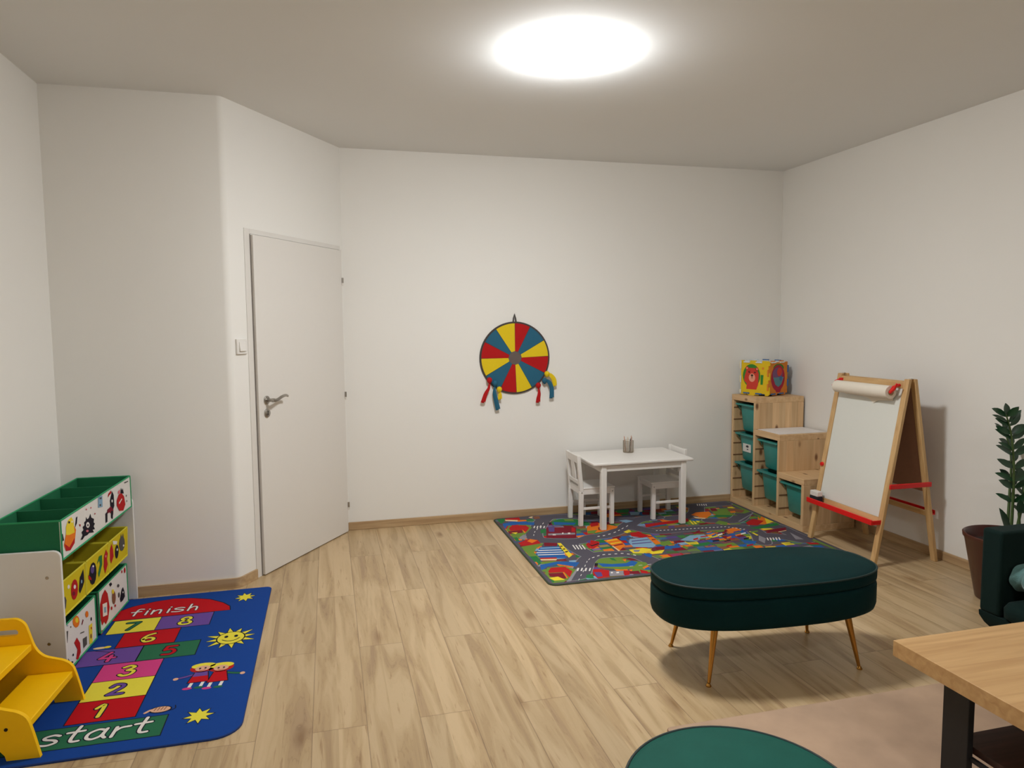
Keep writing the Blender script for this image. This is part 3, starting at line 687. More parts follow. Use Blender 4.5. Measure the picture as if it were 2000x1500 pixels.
for z in (1.81, 1.004, .203):
    hb = MB(TD2); hb.lathe([(.007, -.018), (.007, .018)], 14, (1.150, .028, z), STEEL); hb.lathe([(.0055, -.036), (.007, -.034), (.007, -.019)], 14, (1.150, .028, z), WHITE)
    hb.build('hinge', None, door, smooth=40)

# light switch
sw = thing('light_switch', 'white square light switch on the wall left of the door', 'light switch', dpt(.088, 0, 1.377))
TS = Matrix.Translation(-Vector(dpt(.088, 0, 1.377))) @ TD
MB(TS).box(.045, .131, 0, .012, 1.333, 1.420).build('switch_plate', WHITE, sw, bevel=.003)
MB(TS).hexa([(.062, .012, 1.350), (.114, .012, 1.350), (.114, .022, 1.350), (.062, .022, 1.350)], [(.062, .012, 1.403), (.114, .012, 1.403), (.114, .016, 1.403), (.062, .016, 1.403)]).build('rocker', WHITE, sw, bevel=.002)

# ceiling lamps: the one in the photograph and an assumed twin added behind the camera to even the wall light
def ceiling_lamp(x, y, strength, label):
    lp = thing('ceiling_lamp', label, 'ceiling lamp', (x, y, HC))
    MB().lathe([(.190, 0), (.190, -.016), (.184, -.02)], 64, m=WHITE).build('lamp_base', None, lp, smooth=40)
    g = bpy.data.materials.new('lamp_glow'); g.use_nodes = True
    nt = g.node_tree; nt.nodes.remove(nt.nodes['Principled BSDF']); em = nt.nodes.new('ShaderNodeEmission')
    em.inputs[0].default_value = LAMP_COLOR+(1,); em.inputs[1].default_value = strength; nt.links.new(em.outputs[0], nt.nodes['Material Output'].inputs[0])
    pr = [(.182, -.016)]+[(.194*math.cos(a), -.020-.055*math.sin(a)) for a in [PI/2*k/10 for k in range(11)][:-1]]+[(.002, -.075)]
    MB().lathe(pr, 64, m=g).build('lamp_diffuser', None, lp, smooth=60)
ceiling_lamp(LAMP_XY[0], LAMP_XY[1], LAMP_STRENGTH, 'glowing round flush ceiling lamp near the top edge, above the floor between door and easel')
ceiling_lamp(1.10, -.25, REAR_FILL_STRENGTH, 'added fill lamp, unseen on the ceiling over the rear of the room')

# ================================================================ FELT TARGET WHEEL
WX, WZ, WR = 1.378, 1.238, .272
wh = thing('target_wheel', 'round red, yellow and blue felt target hanging on the back wall', 'target board', (WX, YB, WZ))
d = MB(); RB = Matrix.Rotation(PI/2, 4, 'X')
FG = mat('felt_dark_rim', (70, 62, 60), .95, bump=.3)
d.lathe([(WR, .002), (WR+.004, .006), (WR+.003, .011), (WR-.006, .012), (.001, .012)], 72, m=FG, T=RB)
cols = ['red', 'blu2', 'yel2', 'red', 'blu2', 'yel2', 'red', 'blu2', 'yel2', 'red', 'blu2', 'yel2']
# clockwise from twelve o'clock
PAL['blu2'] = (44, 98, 124); PAL['yel2'] = (226, 196, 34)
seq = ['red', 'blu2', 'yel2', 'red', 'blu2', 'yel2', 'red', 'blu2', 'yel2', 'red', 'blu2', 'yel2']
edges = [0, 27, 60, 88, 117, 150, 178, 207, 240, 270, 298, 326, 360]
for i, c in enumerate(seq):
    a0, a1 = math.radians(edges[i]+.4), math.radians(edges[i+1]-.4); pts = []
    for k in range(7): a = a0+(a1-a0)*k/6; pts.append((WR*.965*math.sin(a), WR*.965*math.cos(a)))
    pts += [(.052*math.sin(a1), .052*math.cos(a1)), (.052*math.sin(a0), .052*math.cos(a0))]
    d.flat(pts, lambda a, b: (a, -.0135, b), pal(c))
d.flat(ell(0, 0, .05, .05, 30), lambda a, b: (a, -.0136, b), mat('felt_grey', (104, 92, 88), .95))
d.build('felt_disc', None, wh, smooth=50)
MB().tube([(-.012, -.006, WR-.004), (-.008, -.007, WR+.03), (0, -.006, WR+.062), (.006, -.007, WR+.03), (.012, -.006, WR-.004)], .006, 8, flatten=.5).build('hanging_loop', mat('loop_grey', (80, 74, 70), .9), wh, smooth=50)
def ball(px, pz, col, tail, label):
    t = thing('throwing_ball', label, 'toy ball', (px, YB-.032, pz), 0, 'soft balls with streamers stuck to the target wheel')
    m = pal(col)
    rs = [[(r*math.cos(2*PI*k/14)*1.0, r*math.sin(2*PI*k/14), z) for k in range(14)] for r, z in [(.002, .022), (.012, .019), (.019, .010), (.021, 0), (.018, -.011), (.011, -.020), (.005, -.026)]]
    MB().loft(rs, m).build('ball', None, t, smooth=70)
    P = smoothpts([(a, b, c) for a, b, c in tail], 5); n = len(P); vs = []; fs = []
    b = MB()
    for side in (-1, 1):
        path = [(p[0]+side*.006*(i/n), p[1]-.004*side*(i/n), p[2]+.004*side) for i, p in enumerate(P)]
        b.tube(path, [.003+.009*math.sin(min(1, i/n*1.8)*PI*.5) for i in range(n)], 8, m, flatten=.25)
    b.build('streamer', None, t, smooth=60)
ball(1.172, 1.075, 'red', [(0, 0, -.02), (-.008, -.006, -.06), (-.03, -.004, -.10), (-.052, -.002, -.165)], 'red streamer ball at the lower left of the target wheel')
ball(1.214, 1.050, 'blu2', [(0, 0, -.02), (-.006, -.006, -.06), (.004, -.004, -.12), (.022, -.002, -.20)], 'blue streamer ball between red and yellow, lower left of the target')
ball(1.248, 1.003, 'yel2', [(0, 0, -.02), (.004, -.005, -.04), (.003, -.003, -.075)], 'yellow streamer ball at lower left edge of the target wheel')
ball(1.625, 1.112, 'yel2', [(0, 0, -.0), (.03, -.006, -.012), (.056, -.006, -.05), (.06, -.003, -.095)], 'yellow streamer ball at lower right edge of the target wheel')
ball(1.606, 1.060, 'blu2', [(0, 0, -.0), (.03, -.006, -.008), (.055, -.004, -.06), (.056, -.002, -.135)], 'blue streamer ball below the yellow one, right edge of the target')
ball(1.556, 1.025, 'red', [(0, 0, -.02), (.004, -.006, -.06), (-.002, -.004, -.10), (-.004, -.002, -.13)], 'red streamer ball at the lower right of the target wheel')

# ================================================================ RUGS
def rug_slab(mb, pts, h, edge, m, medge):
    n = len(pts); cx = sum(p[0] for p in pts)/n; cy = sum(p[1] for p in pts)/n
    def ins(p, k):
        v = Vector((p[0]-cx, p[1]-cy)); l = v.length; v *= (l-k)/l; return (cx+v.x, cy+v.y)
    rings = [[(a, b, .0005) for a, b in pts], [(a, b, h*.7) for a, b in pts], [ins(p, edge*.5)+(h,) for p in pts]]
    mb.loft(rings, medge, False); mb.flat([ins(p, edge*.5) for p in pts], lambda a, b: (a, b, h), m); mb.flat(pts, lambda a, b: (a, b, .0005), medge)
FL_ = lambda ox, oy: (lambda layer: (lambda a, b: (a-ox, b-oy, .0082+.00012*layer)))
mx0, my0, mx1, my1 = -1.385, 2.642, -.348, 4.178
mcx, mcy = (mx0+mx1)/2, (my0+my1)/2
hm = MB(); L_ = FL_(mcx, mcy)
def q(*pts): return list(pts)
pm = rrect(mx0-mcx, mx1-mcx, my0-mcy, my1-mcy, .04, 5)
pm = [p for p in pm if not (p[0] > .40 and p[1] < -.60)]
bcor = [(mx1-mcx-.0, my0-mcy+.15), (mx1-mcx-.012, my0-mcy+.07), (mx1-mcx-.045, my0-mcy+.022), (mx1-mcx-.11, my0-mcy)]
# rebuild outline in order: top right, top left, bottom left, bottom right (large radius)
def arcp(cx, cy, r, a0, a1, n=7): return [(cx+r*math.cos(a0+(a1-a0)*k/n), cy+r*math.sin(a0+(a1-a0)*k/n)) for k in range(n+1)]
hx, hy = (mx1-mx0)/2, (my1-my0)/2
pm = arcp(hx-.03, hy-.03, .03, 0, PI/2)+arcp(-hx+.04, hy-.04, .04, PI/2, PI)+arcp(-hx+.1, -hy+.1, .1, PI, 1.5*PI)+arcp(hx-.1, -hy+.1, .1, 1.5*PI, 2*PI)
rug_slab(hm, pm, .008, .006, pal('mbl'), mat('blue_edge', (16, 48, 110), .9))
def sq(col, x0, x1, y0, y1, lay=1):
    g = .004
    hm.flat(q((x0-g, y0-g), (x1+g, y0-g), (x1+g, y1+g), (x0-g, y1+g)), L_(lay), pal('out')); hm.flat(q((x0, y0), (x1, y0), (x1, y1), (x0, y1)), L_(lay+1), pal(col))
sq('mgr', -1.17, -.632, 2.716, 2.858)
sq('mre', -.992, -.752, 2.878, 3.040); sq('myl', -.992, -.752, 3.044, 3.205); sq('mpk', -.992, -.752, 3.209, 3.368)
sq('mpu', -1.112, -.871, 3.374, 3.532); sq('mgr', -.866, -.624, 3.374, 3.532); sq('mre', -.992, -.742, 3.540, 3.703)
sq('myl', -1.078, -.864, 3.711, 3.872); sq('mpu', -.861, -.614, 3.711, 3.872)
dome = [(-1.16, 3.882), (-.536, 3.878), (-.545, 3.93), (-.585, 3.99), (-.66, 4.06), (-.76, 4.105), (-.85, 4.12), (-.94, 4.105), (-1.04, 4.06), (-1.115, 3.99), (-1.155, 3.93)]
hm.flat([(x+(.005 if x > -.85 else -.005), y+(.004 if y > 3.9 else -.003)) for x, y in dome], L_(1), pal('out')); hm.flat(dome, L_(2), pal('mre'))
x = -1.04
for ch, wd in zip('start', (.085, .075, .092, .078, .07)):
    glyph(hm, ch, x, 2.750, .125, .108, .013, L_, 3, pal('wht'), pal('out')); x += wd*.92
x = -1.03
for ch, wd in zip('finish', (.062, .034, .068, .034, .068, .06)):
    glyph(hm, ch, x, 3.925, .115, .092, .0105, L_, 3, pal('wht'), pal('out')); x += wd*1.03
for ch, cx, cy, c in (('1', -.893, 2.958, 'myl'), ('2', -.878, 3.124, 'mpu'), ('3', -.876, 3.288, 'myl'), ('4', -1.0, 3.452, 'mpk'), ('5', -.742, 3.452, 'mre'), ('6', -.868, 3.622, 'myl'), ('7', -.982, 3.792, 'mgr'), ('8', -.735, 3.79, 'myl')):
    glyph(hm, ch, cx-.03, cy-.046, .105, .092, .0155, L_, 3, pal(c), pal('out'))
def star(cx, cy, rx, ry, n=8, ph=.2):
    for k, (s_, c) in enumerate(((1.15, 'out'), (1, 'myl'))):
        hm.flat([(cx+(rx if i % 2 == 0 else rx*.5)*s_*math.cos(ph+PI*i/n), cy+(ry if i % 2 == 0 else ry*.5)*s_*math.sin(ph+PI*i/n)) for i in range(2*n)], L_(1+k), pal(c))
star(-.478, 4.043, .052, .062); star(-.516, 2.818, .054, .056, 8, .1)
sx, sy = -.487, 3.515
for i in range(12):
    a = 2*PI*i/12+.15; r0, r1 = .068, .108+.01*(i % 2); dx, dy = math.cos(a), math.sin(a); nx, ny = -dy*.013, dx*.013
    for k, s_, c in ((1, 1.5, 'out'), (2, 1, 'myl')):
        hm.flat([(sx+dx*(r0-.003*s_)+nx*s_, sy+dy*(r0-.003*s_)+ny*s_), (sx+dx*(r0-.003*s_)-nx*s_, sy+dy*(r0-.003*s_)-ny*s_), (sx+dx*(r1+.004*(s_-1)*2), sy+dy*(r1+.004*(s_-1)*2))], L_(k), pal(c))
hm.flat(ell(sx, sy, .066, .071, 28), L_(3), pal('out')); hm.flat(ell(sx, sy, .060, .065, 28), L_(4), pal('myl'))
for ex in (-.022, .022): hm.flat(ell(sx+ex, sy+.016, .009, .013, 12), L_(5), pal('out'))
stroke(hm, [(sx-.036, sy-.016), (sx-.01, sy-.034), (sx+.02, sy-.03), (sx+.04, sy-.008)], .006, L_(5), pal('out'))
# two children arm in arm
def kid(cx, cy, top, skirt, arm, hand_dx):
    s = 1 if hand_dx > 0 else -1
    stroke(hm, [(cx, cy+.02), (cx+s*.055, cy-.005), (cx+s*.09, cy-.015)], .018, L_(1), pal('out'))
    stroke(hm, [(cx, cy+.02), (cx+s*.055, cy-.005), (cx+s*.09, cy-.015)], .013, L_(2), pal(arm)); hm.flat(ell(cx+s*.095, cy-.017, .011, .012, 10), L_(3), pal('ski'))
    for fx, shoe in ((-.022, 'mpk'), (.022, 'mgr')):
        stroke(hm, [(cx+fx, cy-.06), (cx+fx-.006, cy-.105)], .013, L_(2), pal('wht')); hm.flat(ell(cx+fx-.012, cy-.115, .019, .010, 12), L_(3), pal(shoe))
    hm.flat([(cx-.028, cy+.03), (cx+.028, cy+.03), (cx+.045, cy-.07), (cx-.045, cy-.07)], L_(3), pal('out')); hm.flat([(cx-.024, cy+.028), (cx+.024, cy+.028), (cx+.040, cy-.066), (cx-.040, cy-.066)], L_(4), pal(skirt)); hm.flat([(cx-.024, cy+.028), (cx+.024, cy+.028), (cx+.030, cy-.015), (cx-.030, cy-.015)], L_(5), pal(top))
    hm.flat(ell(cx, cy+.062, .047, .045, 16), L_(4), pal('crm')); hm.flat(ell(cx-.0, cy+.060, .052, .040, 16, .4), L_(5), pal('red')); hm.flat(ell(cx, cy+.082, .050, .026, 16), L_(6), pal('myl'))
    hm.flat(ell(cx, cy+.056, .031, .026, 16), L_(7), pal('ski'))
    for e in (-.011, .011): hm.flat(ell(cx+e, cy+.057, .005, .007, 8), L_(8), pal('out'))
    stroke(hm, [(cx-.012, cy+.042), (cx, cy+.036), (cx+.012, cy+.042)], .004, L_(8), pal('red'))
kid(-.565, 3.165, 'mpu', 'mre', 'mpu', -1); kid(-.488, 3.150, 'mre', 'mre', 'mgr', 1)
hm.flat(ell(-.668, 2.905, .042, .026, 18), L_(3), pal('out')); hm.flat(ell(-.668, 2.906, .036, .021, 18), L_(4), pal('ski')); stroke(hm, [(-.72, 2.892), (-.70, 2.91), (-.68, 2.895)], .012, L_(4), pal('ski'))
for k in range(4): stroke(hm, [(-.69+k*.012, 2.90), (-.685+k*.012, 2.922)], .0035, L_(5), pal('brn'))
stroke(hm, [(-.635, 2.89), (-.615, 2.90), (-.618, 2.925)], .004, L_(3), pal('out'))
hm.flat(ell(-1.06, 3.560, .030, .012, 14), L_(3), pal('crm')); hm.flat(ell(-1.03, 3.563, .016, .012, 12), L_(4), pal('yel')); stroke(hm, [(-1.08, 3.535), (-1.0, 3.50)], .004, L_(4), pal('out'))
hmo = tag(hm.build('hopscotch_mat'), 'blue hopscotch mat numbered start to finish, on the floor at left', 'rug'); hmo.location = (mcx, mcy, 0)

rx0, ry0, rx1, ry1 = 1.185, 3.757, 3.222, 5.215
rc = ((rx0+rx1)/2, (ry0+ry1)/2); rm = MB()
hx, hy = (rx1-rx0)/2, (ry1-ry0)/2
op = [c for cx, cy, a in ((hx-.05, hy-.05, 0), (-hx+.05, hy-.05, PI/2), (-hx+.05, -hy+.05, PI), (hx-.05, -hy+.05, 1.5*PI)) for c in arcp(cx, cy, .05, a, a+PI/2, 5)]
rug_slab(rm, op, .008, .02, pal('bas'), mat('rug_overlock', (58, 66, 48), .95))
L2 = FL_(*rc)
rq = random.Random(21); kinds = ['lim']*6+['grn']*5+['bas']*10+['mar']*3+['orn']*3+['blu']*3+['red']*2+['pur']*2+['yel', 'sky', 'sky', 'gry', 'brn', 'brn']
yy = 3.80
while yy < 5.17:
    xx = 1.23
    while xx < 3.16:
        w_, h_ = rq.uniform(.03, .05), rq.uniform(.022, .034); j = lambda: rq.uniform(-.009, .009)
        P_ = [(xx-w_+j(), yy-h_+j()), (xx+w_+j(), yy-h_+j()), (xx+w_+j(), yy+h_+j()), (xx-w_+j(), yy+h_+j())]
        P_ = [(min(max(a, 1.212), 3.19), min(max(b_, 3.785), 5.19)) for a, b_ in P_]
        c = rq.choice(kinds); lv = rq.uniform(.02, .45); rm.flat(P_, L2(lv), pal(c))
        if rq.random() < .35:
            c2_ = rq.choice(kinds)
            for k in range(3): rm.flat([(xx-w_*.8, yy-h_*.6+k*h_*.5), (xx+w_*.7, yy-h_*.6+k*h_*.5), (xx+w_*.7, yy-h_*.45+k*h_*.5), (xx-w_*.8, yy-h_*.45+k*h_*.5)], L2(lv+.05), pal(c2_))
        xx += .075
    yy += .05
for li, l_ in enumerate(ROADLINES):
    l_ = [(min(max(a, 1.28), 3.13), min(max(b_, 3.85), 5.13)) for a, b_ in l_]
    stroke(rm, l_, .128, L2(.60+li*.004), pal('gry'))
for li, l_ in enumerate(ROADLINES):
    l_ = [(min(max(a, 1.28), 3.13), min(max(b_, 3.85), 5.13)) for a, b_ in l_]
    stroke(rm, l_, .116, L2(.75+li*.004), pal('bas'))
for i, (c, P) in enumerate(ROAD):
    pts = [(P[k]/1000, P[k+1]/1000) for k in range(0, len(P), 2)]
    lay = 1+i*.03
    if c in ('wht',): lay += 5
    rm.flat(pts, L2(lay), pal(c))
# the stretch under and behind the bench: more streets of the same town
random.seed(11)
for bx, by in ((1.9, 3.85), (2.35, 3.82), (2.8, 3.86)):
    rm.flat(ell(bx, by, .17, .055, 14), L2(.9), pal('lim')); rm.flat(ell(bx+.02, by+.01, .11, .03, 14), L2(.93), pal('blu'))
    rm.flat([(bx-.05, by-.02), (bx+.05, by-.02), (bx+.06, by+.02), (bx-.04, by+.03)], L2(.96), pal(random.choice(['red', 'orn'])))
for k in range(22):
    xx = 1.75+k*.06; rm.flat([(xx, 3.925), (xx+.025, 3.925), (xx+.025, 3.93), (xx, 3.93)], L2(7), pal('wht'))
# roadside green strip along the shelf
rm.flat([(3.168, 3.79), (3.19, 3.79), (3.19, 5.18), (3.168, 5.18)], L2(.2), pal('lim'))
rmo = tag(rm.build('play_rug'), 'dark grey play rug printed with a colourful town and roads', 'rug'); rmo.location = (rc[0], rc[1], 0)

bg = MB(); bp_ = rrect(-.74, .74, -.84, .84, .02, 3)
BR = mat('beige_velour', (182, 152, 126), .9, noise=.42, nscale=4, bump=.3, bscale=300, sheen=.25, sheen_tint=(230, 210, 190))
rug_slab(bg, bp_, .009, .006, BR, mat('beige_rug_edge', (150, 112, 92), .9))
bgo = tag(bg.build('area_rug'), 'plain beige rug under the coffee table', 'rug'); bgo.location = (1.90, 1.436, 0)

# ================================================================ KIDS TABLE AND CHAIRS
tb = thing('kids_table', 'low white wooden children\'s table against the back wall', 'table', (2.1925, 4.92, .0093))
MB().box(-.3925, .3925, -.255, .25, .472, .492).build('tabletop', WHITE, tb, bevel=.006)
ap = MB(); ap.box(-.33, .33, -.232, -.214, .425, .472).box(-.33, .33, .209, .227, .425, .472).box(-.332, -.314, -.23, .225, .425, .472).box(.314, .332, -.23, .225, .425, .472)
ap.build('apron', WHITE, tb, bevel=.002)
for x in (-.3225, .3045):
    for y in (-.24, .19): MB().box(x-.003, x+.041-.003, y, y+.041, 0, .472).build('leg', WHITE, tb, bevel=.004)
def kchair(x, y, rz, label):
    t = thing('kids_chair', label, 'chair', (x, y, .0093), rz, 'white chairs at the children\'s table')
    for s in (-1, 1):
        lg = MB(); y0 = s*.117
        lg.hexa([(-.14, y0-.015, 0), (-.108, y0-.015, 0), (-.108, y0+.015, 0), (-.14, y0+.015, 0)], [(-.136, y0-.015, .26), (-.104, y0-.015, .26), (-.104, y0+.015, .26), (-.136, y0+.015, .26)])
        lg.hexa([(-.136, y0-.015, .26), (-.104, y0-.015, .26), (-.104, y0+.015, .26), (-.136, y0+.015, .26)], [(-.155, y0-.015, .525), (-.131, y0-.015, .525), (-.131, y0+.015, .525), (-.155, y0+.015, .525)])
        lg.build('back_leg', WHITE, t, bevel=.003)
        MB().box(.104, .135, y0-.015, y0+.015, 0, .272).build('front_leg', WHITE, t, bevel=.003)
        MB().box(-.106, .106, y0-.007, y0+.007, .118, .136).build('stretcher', WHITE, t, bevel=.002)
        for bx in (-.12, .12):
            bt = MB(); bt.lathe([(.0045, 0), (.0045, .002)], 12, m=STEEL, T=Matrix.Translation((bx, y0+s*.015, .25)) @ Matrix.Rotation(-s*PI/2, 4, 'X')); bt.build('bolt', None, t)
    MB().box(-.128, .142, -.128, .128, .272, .285).build('seat', WHITE, t, bevel=.004)
    sf = MB()
    for s in (-1, 1): sf.box(-.106, .106, s*.117-.008, s*.117+.008, .232, .272)
    sf.box(.112, .126, -.104, .104, .232, .272).box(-.128, -.114, -.104, .104, .232, .272).build('seat_frame', WHITE, t, bevel=.002)
    bk = MB()
    bk.hexa([(-.150, -.102, .465), (-.132, -.102, .465), (-.132, .102, .465), (-.150, .102, .465)], [(-.153, -.102, .522), (-.135, -.102, .522), (-.135, .102, .522), (-.153, .102, .522)])
    bk.hexa([(-.136, -.102, .305), (-.120, -.102, .305), (-.120, .102, .305), (-.136, .102, .305)], [(-.138, -.102, .335), (-.122, -.102, .335), (-.122, .102, .335), (-.138, .102, .335)])
    bk.hexa([(-.136, -.038, .335), (-.124, -.038, .335), (-.124, .038, .335), (-.136, .038, .335)], [(-.149, -.038, .467), (-.136, -.038, .467), (-.136, .038, .467), (-.149, .038, .467)])
    bk.build('backrest', WHITE, t, bevel=.003)
kchair(1.890, 4.955, 0, 'small white wooden chair pushed in at the left end of the table')
kchair(2.475, 4.975, PI, 'small white wooden chair pushed in at the right end of the table')
pc = thing('pencil_cup', 'round grey wire pencil cup standing on the children\'s table', 'pencil holder', (2.225, 5.03, .5015))
WIRE = mat('wire_mesh_metal', (168, 156, 138), .5, .4)
b = MB(); b.lathe([(.038, 0), (.040, .001), (.040, .003), (.036, .003)], 28)
for k in range(36):
    a = 2*PI*k/36; b.tube([(.039*math.cos(a), .039*math.sin(a), .002), (.040*math.cos(a), .040*math.sin(a), .088)], .0011, 6)
for z in (.012, .024, .036, .048, .060, .072): b.tube([(.0395*math.cos(2*PI*k/28), .0395*math.sin(2*PI*k/28), z) for k in range(28)], .0009, 6, closed=True)
b.build('cup_body', WIRE, pc, smooth=50)
MB().tube([(.0405*math.cos(2*PI*k/28), .0405*math.sin(2*PI*k/28), .089) for k in range(28)], .002, 8, closed=True).build('rim', WIRE, pc, smooth=50)
for i, (dx, dy, tx_, ty_, col, ln) in enumerate([(-.018, .006, -.030, .010, (200, 150, 120), .128), (-.012, -.01, -.020, -.018, (226, 215, 205), .126), (.0, .010, .004, .016, (220, 205, 180), .118), (.006, -.012, .012, -.018, (70, 64, 60), .112), (.015, .004, .030, .010, (205, 160, 140), .130), (.002, .0, .002, -.008, (232, 226, 220), .120), (.017, -.010, .024, -.014, (190, 170, 160), .122)]):
    p = MB(); c = mat('pencil_%d' % i, col, .5); a, bb_ = Vector((dx, dy, .004)), Vector((tx_, ty_, ln))
    p.tube([a, a+(bb_-a)*.92, bb_], [.0034, .0034, .0008], 6, c)
    o = p.build('pencil'); o.location = (2.225, 5.03, .5015)
    tag(o, 'thin pencil standing in the wire cup on the children\'s table', 'pencil', 'pencils in the wire cup')

# ================================================================ STEPPED STORAGE FRAME WITH TEAL BINS
TX, TY0, TD_ = 3.232, 5.215, .436
st = thing('stepped_shelf', 'stepped pine storage frame of three columns along the right wall', 'storage unit', (TX, TY0-.94, .0))
cols_ = [(.627, .94, .905), (.313, .627, .655), (0, .313, .380)]
f = MB(); tp = MB(); rl = MB(); th = .026
for i, (y0, y1, h) in enumerate(cols_):
    MB().box(0, TD_, y1-th, y1, .045, h-.045).build('side_panel', PINE, st, bevel=.002)
    if i == 2: MB().box(0, TD_, 0, th, .045, h-.045).build('side_panel', PINE, st, bevel=.002)
    MB().box(0, TD_, y0+(-th if i < 2 else 0), y1, h-.045, h).build('top_board', PINEX, st, bevel=.002)
    if i < 2: MB().box(0, TD_, y0-th, y0, cols_[i+1][2], h-.045).build('side_panel', PINE, st, bevel=.002)
MB().box(0, TD_, 0, .94, .0, .045).build('base_board', PINEX, st, bevel=.002)
for y0, y1, h in cols_:
    zz = .10
    ya, yb = (y0, y1-th) if y0 > 0 else (th, y1-th)
    while zz < h-.08:
        MB().box(.004, TD_-.01, yb-.004, yb+.0005, zz, zz+.008).build('runner', mat('groove_wood', (120, 84, 54), .7), st)
        MB().box(.004, TD_-.01, ya-.0005, ya+.004, zz, zz+.008).build('runner', mat('groove_wood', (120, 84, 54), .7), st); zz += .099
MB().box(TD_-.008, TD_-.002, .01, .93, .045, .33).build('back_panel', PINEX, st)
def tbin(yc, ztop, hgt, label, sticker=False):
    t = thing('storage_bin', label, 'storage box', (TX, yc, ztop), 0, 'teal bins in the stepped storage frame')
    hw = .128; b = MB()
    def ring(x0, x1, w, z, r=.03): return [(a, c, z) for a, c in rrect(x0, x1, -w, w, r, 5)]
    b.loft([ring(.062, .40, hw-.036, -hgt, .035), ring(.05, .405, hw-.030, -hgt+.012, .04), ring(.036, .415, hw-.018, -.03, .03), ring(.036, .415, hw-.018, -.006, .03),
            ring(.042, .410, hw-.023, -.006, .03), ring(.056, .40, hw-.034, -hgt+.016, .035)], None, False)
    bt = [(a, c, -hgt) for a, c in rrect(.062, .40, -hw+.036, hw-.036, .035, 5)]; b.add(bt, [tuple(range(len(bt)))]); bt = [(a, c, -hgt+.016) for a, c in rrect(.056, .40, -hw+.034, hw-.034, .035, 5)]; b.add(bt, [tuple(range(len(bt)))])
    b.build('bin_body', TEALP, t, smooth=50)
    r = MB(); o1 = rrect(.004, .425, -hw+.002, hw-.002, .012, 5); i1 = rrect(.034, .413, -hw+.021, hw-.021, .028, 5); n = len(o1)
    r.loft([[(a, c, -.012) for a, c in i1], [(a, c, -.014) for a, c in o1], [(a, c, -.002) for a, c in o1], [(a, c, -.002) for a, c in i1], [(a, c, -.012) for a, c in i1]], None, False); r.build('rim', TEALP, t, smooth=40)
    for s in (-1, 1):     # brackets under the lip
        g = MB(); g.prism([(.010, -.014), (.040, -.014), (.040, -.052), (.030, -.034)], s*(hw-.020)-.004, s*(hw-.020)+.004, ax='y'); g.build('lip_bracket', TEALP, t)
    if sticker:
        k = MB(); xf = .040
        k.box(xf-.002, xf+.002, -.055, .055, -.150, -.085, mat('paper_sticker', (225, 222, 215), .6))
        for pl in (ell(-.008, -.105, .020, .009, 14), ell(-.012, -.128, .012, .005, 12), [(-.02, -.098), (-.012, -.092), (-.006, -.098)]):
            k.flat(pl, lambda a, c: (xf-.0024, a, c), mat('sticker_ink', (60, 52, 60), .7))
        k.build('sticker', None, t)
for (y0, y1, h), zs in zip(cols_, ([.838, .596, .352], [.588, .344], [.316])):
    yc = TY0-.94+(y0+y1-th)/2+(th/2 if y0 == 0 else 0)
    for j, z in enumerate(zs):
        nm = {.838: 'top teal bin in the tallest column of the pine frame', .596: 'middle teal bin with white sticker in the tallest column', .352: 'bottom teal bin in the tallest column of the pine frame',
              .588: 'upper teal bin in the middle column of the pine frame', .344: 'lower teal bin in the middle column of the pine frame', .316: 'single teal bin in the lowest column beside the easel'}[z]
        tbin(yc, z, .226, nm, z == .596)
sh = MB(); sh.box(3.25, 3.655, 4.590, 4.870, .6552, .6585, mat('white_sheet', (236, 232, 230), .5)); tag(sh.build('paper_sheet', bevel=.001), 'white sheet lying on the middle step of the pine frame', 'sheet')

# ================================================================ FOAM PUZZLE CUBE
S = .262; th_ = math.radians(68)
u1 = Vector((-math.cos(th_), math.sin(th_), 0)); u2 = Vector((math.sin(th_), math.cos(th_), 0))
cn = Vector((3.370, 4.915, .905+.0126))
cb = thing('foam_cube', 'yellow foam puzzle cube with bear picture on top of the pine frame', 'toy cube', cn+(u1+u2)*S/2)
T0 = Matrix.Translation(-(u1+u2)*S/2)
def tile(O, U, V, Nn, bgc, phase, name, extras):
    """one foam tile: square with tongues round the edge"""
    T = T0 @ Matrix(((U.x, V.x, Nn.x, O.x), (U.y, V.y, Nn.y, O.y), (U.z, V.z, Nn.z, O.z), (0, 0, 0, 1)))
    t = .012; k = S/9.0; pts = []
    def side(a, b, inw):
        d_ = (Vector(b)-Vector(a)); out = Vector((d_.y, -d_.x)).normalized()*t
        r = []
        for j in range(9):
            on = ((j+phase) % 4) < 2
            off = out if on else out*-.15
            if j in (0,): off = Vector((0, 0)) if not on else out*.999
            r.append(tuple(Vector(a)+d_*(j/9+.004)+off)); r.append(tuple(Vector(a)+d_*((j+1)/9-.004)+off))
        return r
    m_ = .004
    pts = side((m_, m_), (S-m_, m_), 0)+side((S-m_, m_), (S-m_, S-m_), 0)+side((S-m_, S-m_), (m_, S-m_), 0)+side((m_, S-m_), (m_, m_), 0)
    b = MB(T); b.prism(pts, -.010, 0, bgc)
    for e in extras:
        c, pl, lay = e; b.flat([(x*S, y*S) for x, y in pl], lambda a, c_, l=lay: (a, c_, .0004+.0003*l), c)
    return b.build(name, None, cb)
FY = mat('foam_yellow', (226, 190, 20), .8, noise=.05); FW = mat('foam_white', (220, 226, 226), .8); FB = mat('foam_blue', (70, 110, 160), .8); FO = mat('foam_orange', (222, 132, 40), .8)
FG2 = mat('foam_green', (50, 130, 40), .8); FR = mat('foam_red', (206, 58, 42), .8); FP = mat('foam_pink', (236, 160, 130), .8); FK = mat('foam_black', (50, 24, 24), .8); FD = mat('foam_crimson', (170, 30, 60), .8); FT = mat('foam_teal', (90, 140, 150), .8)
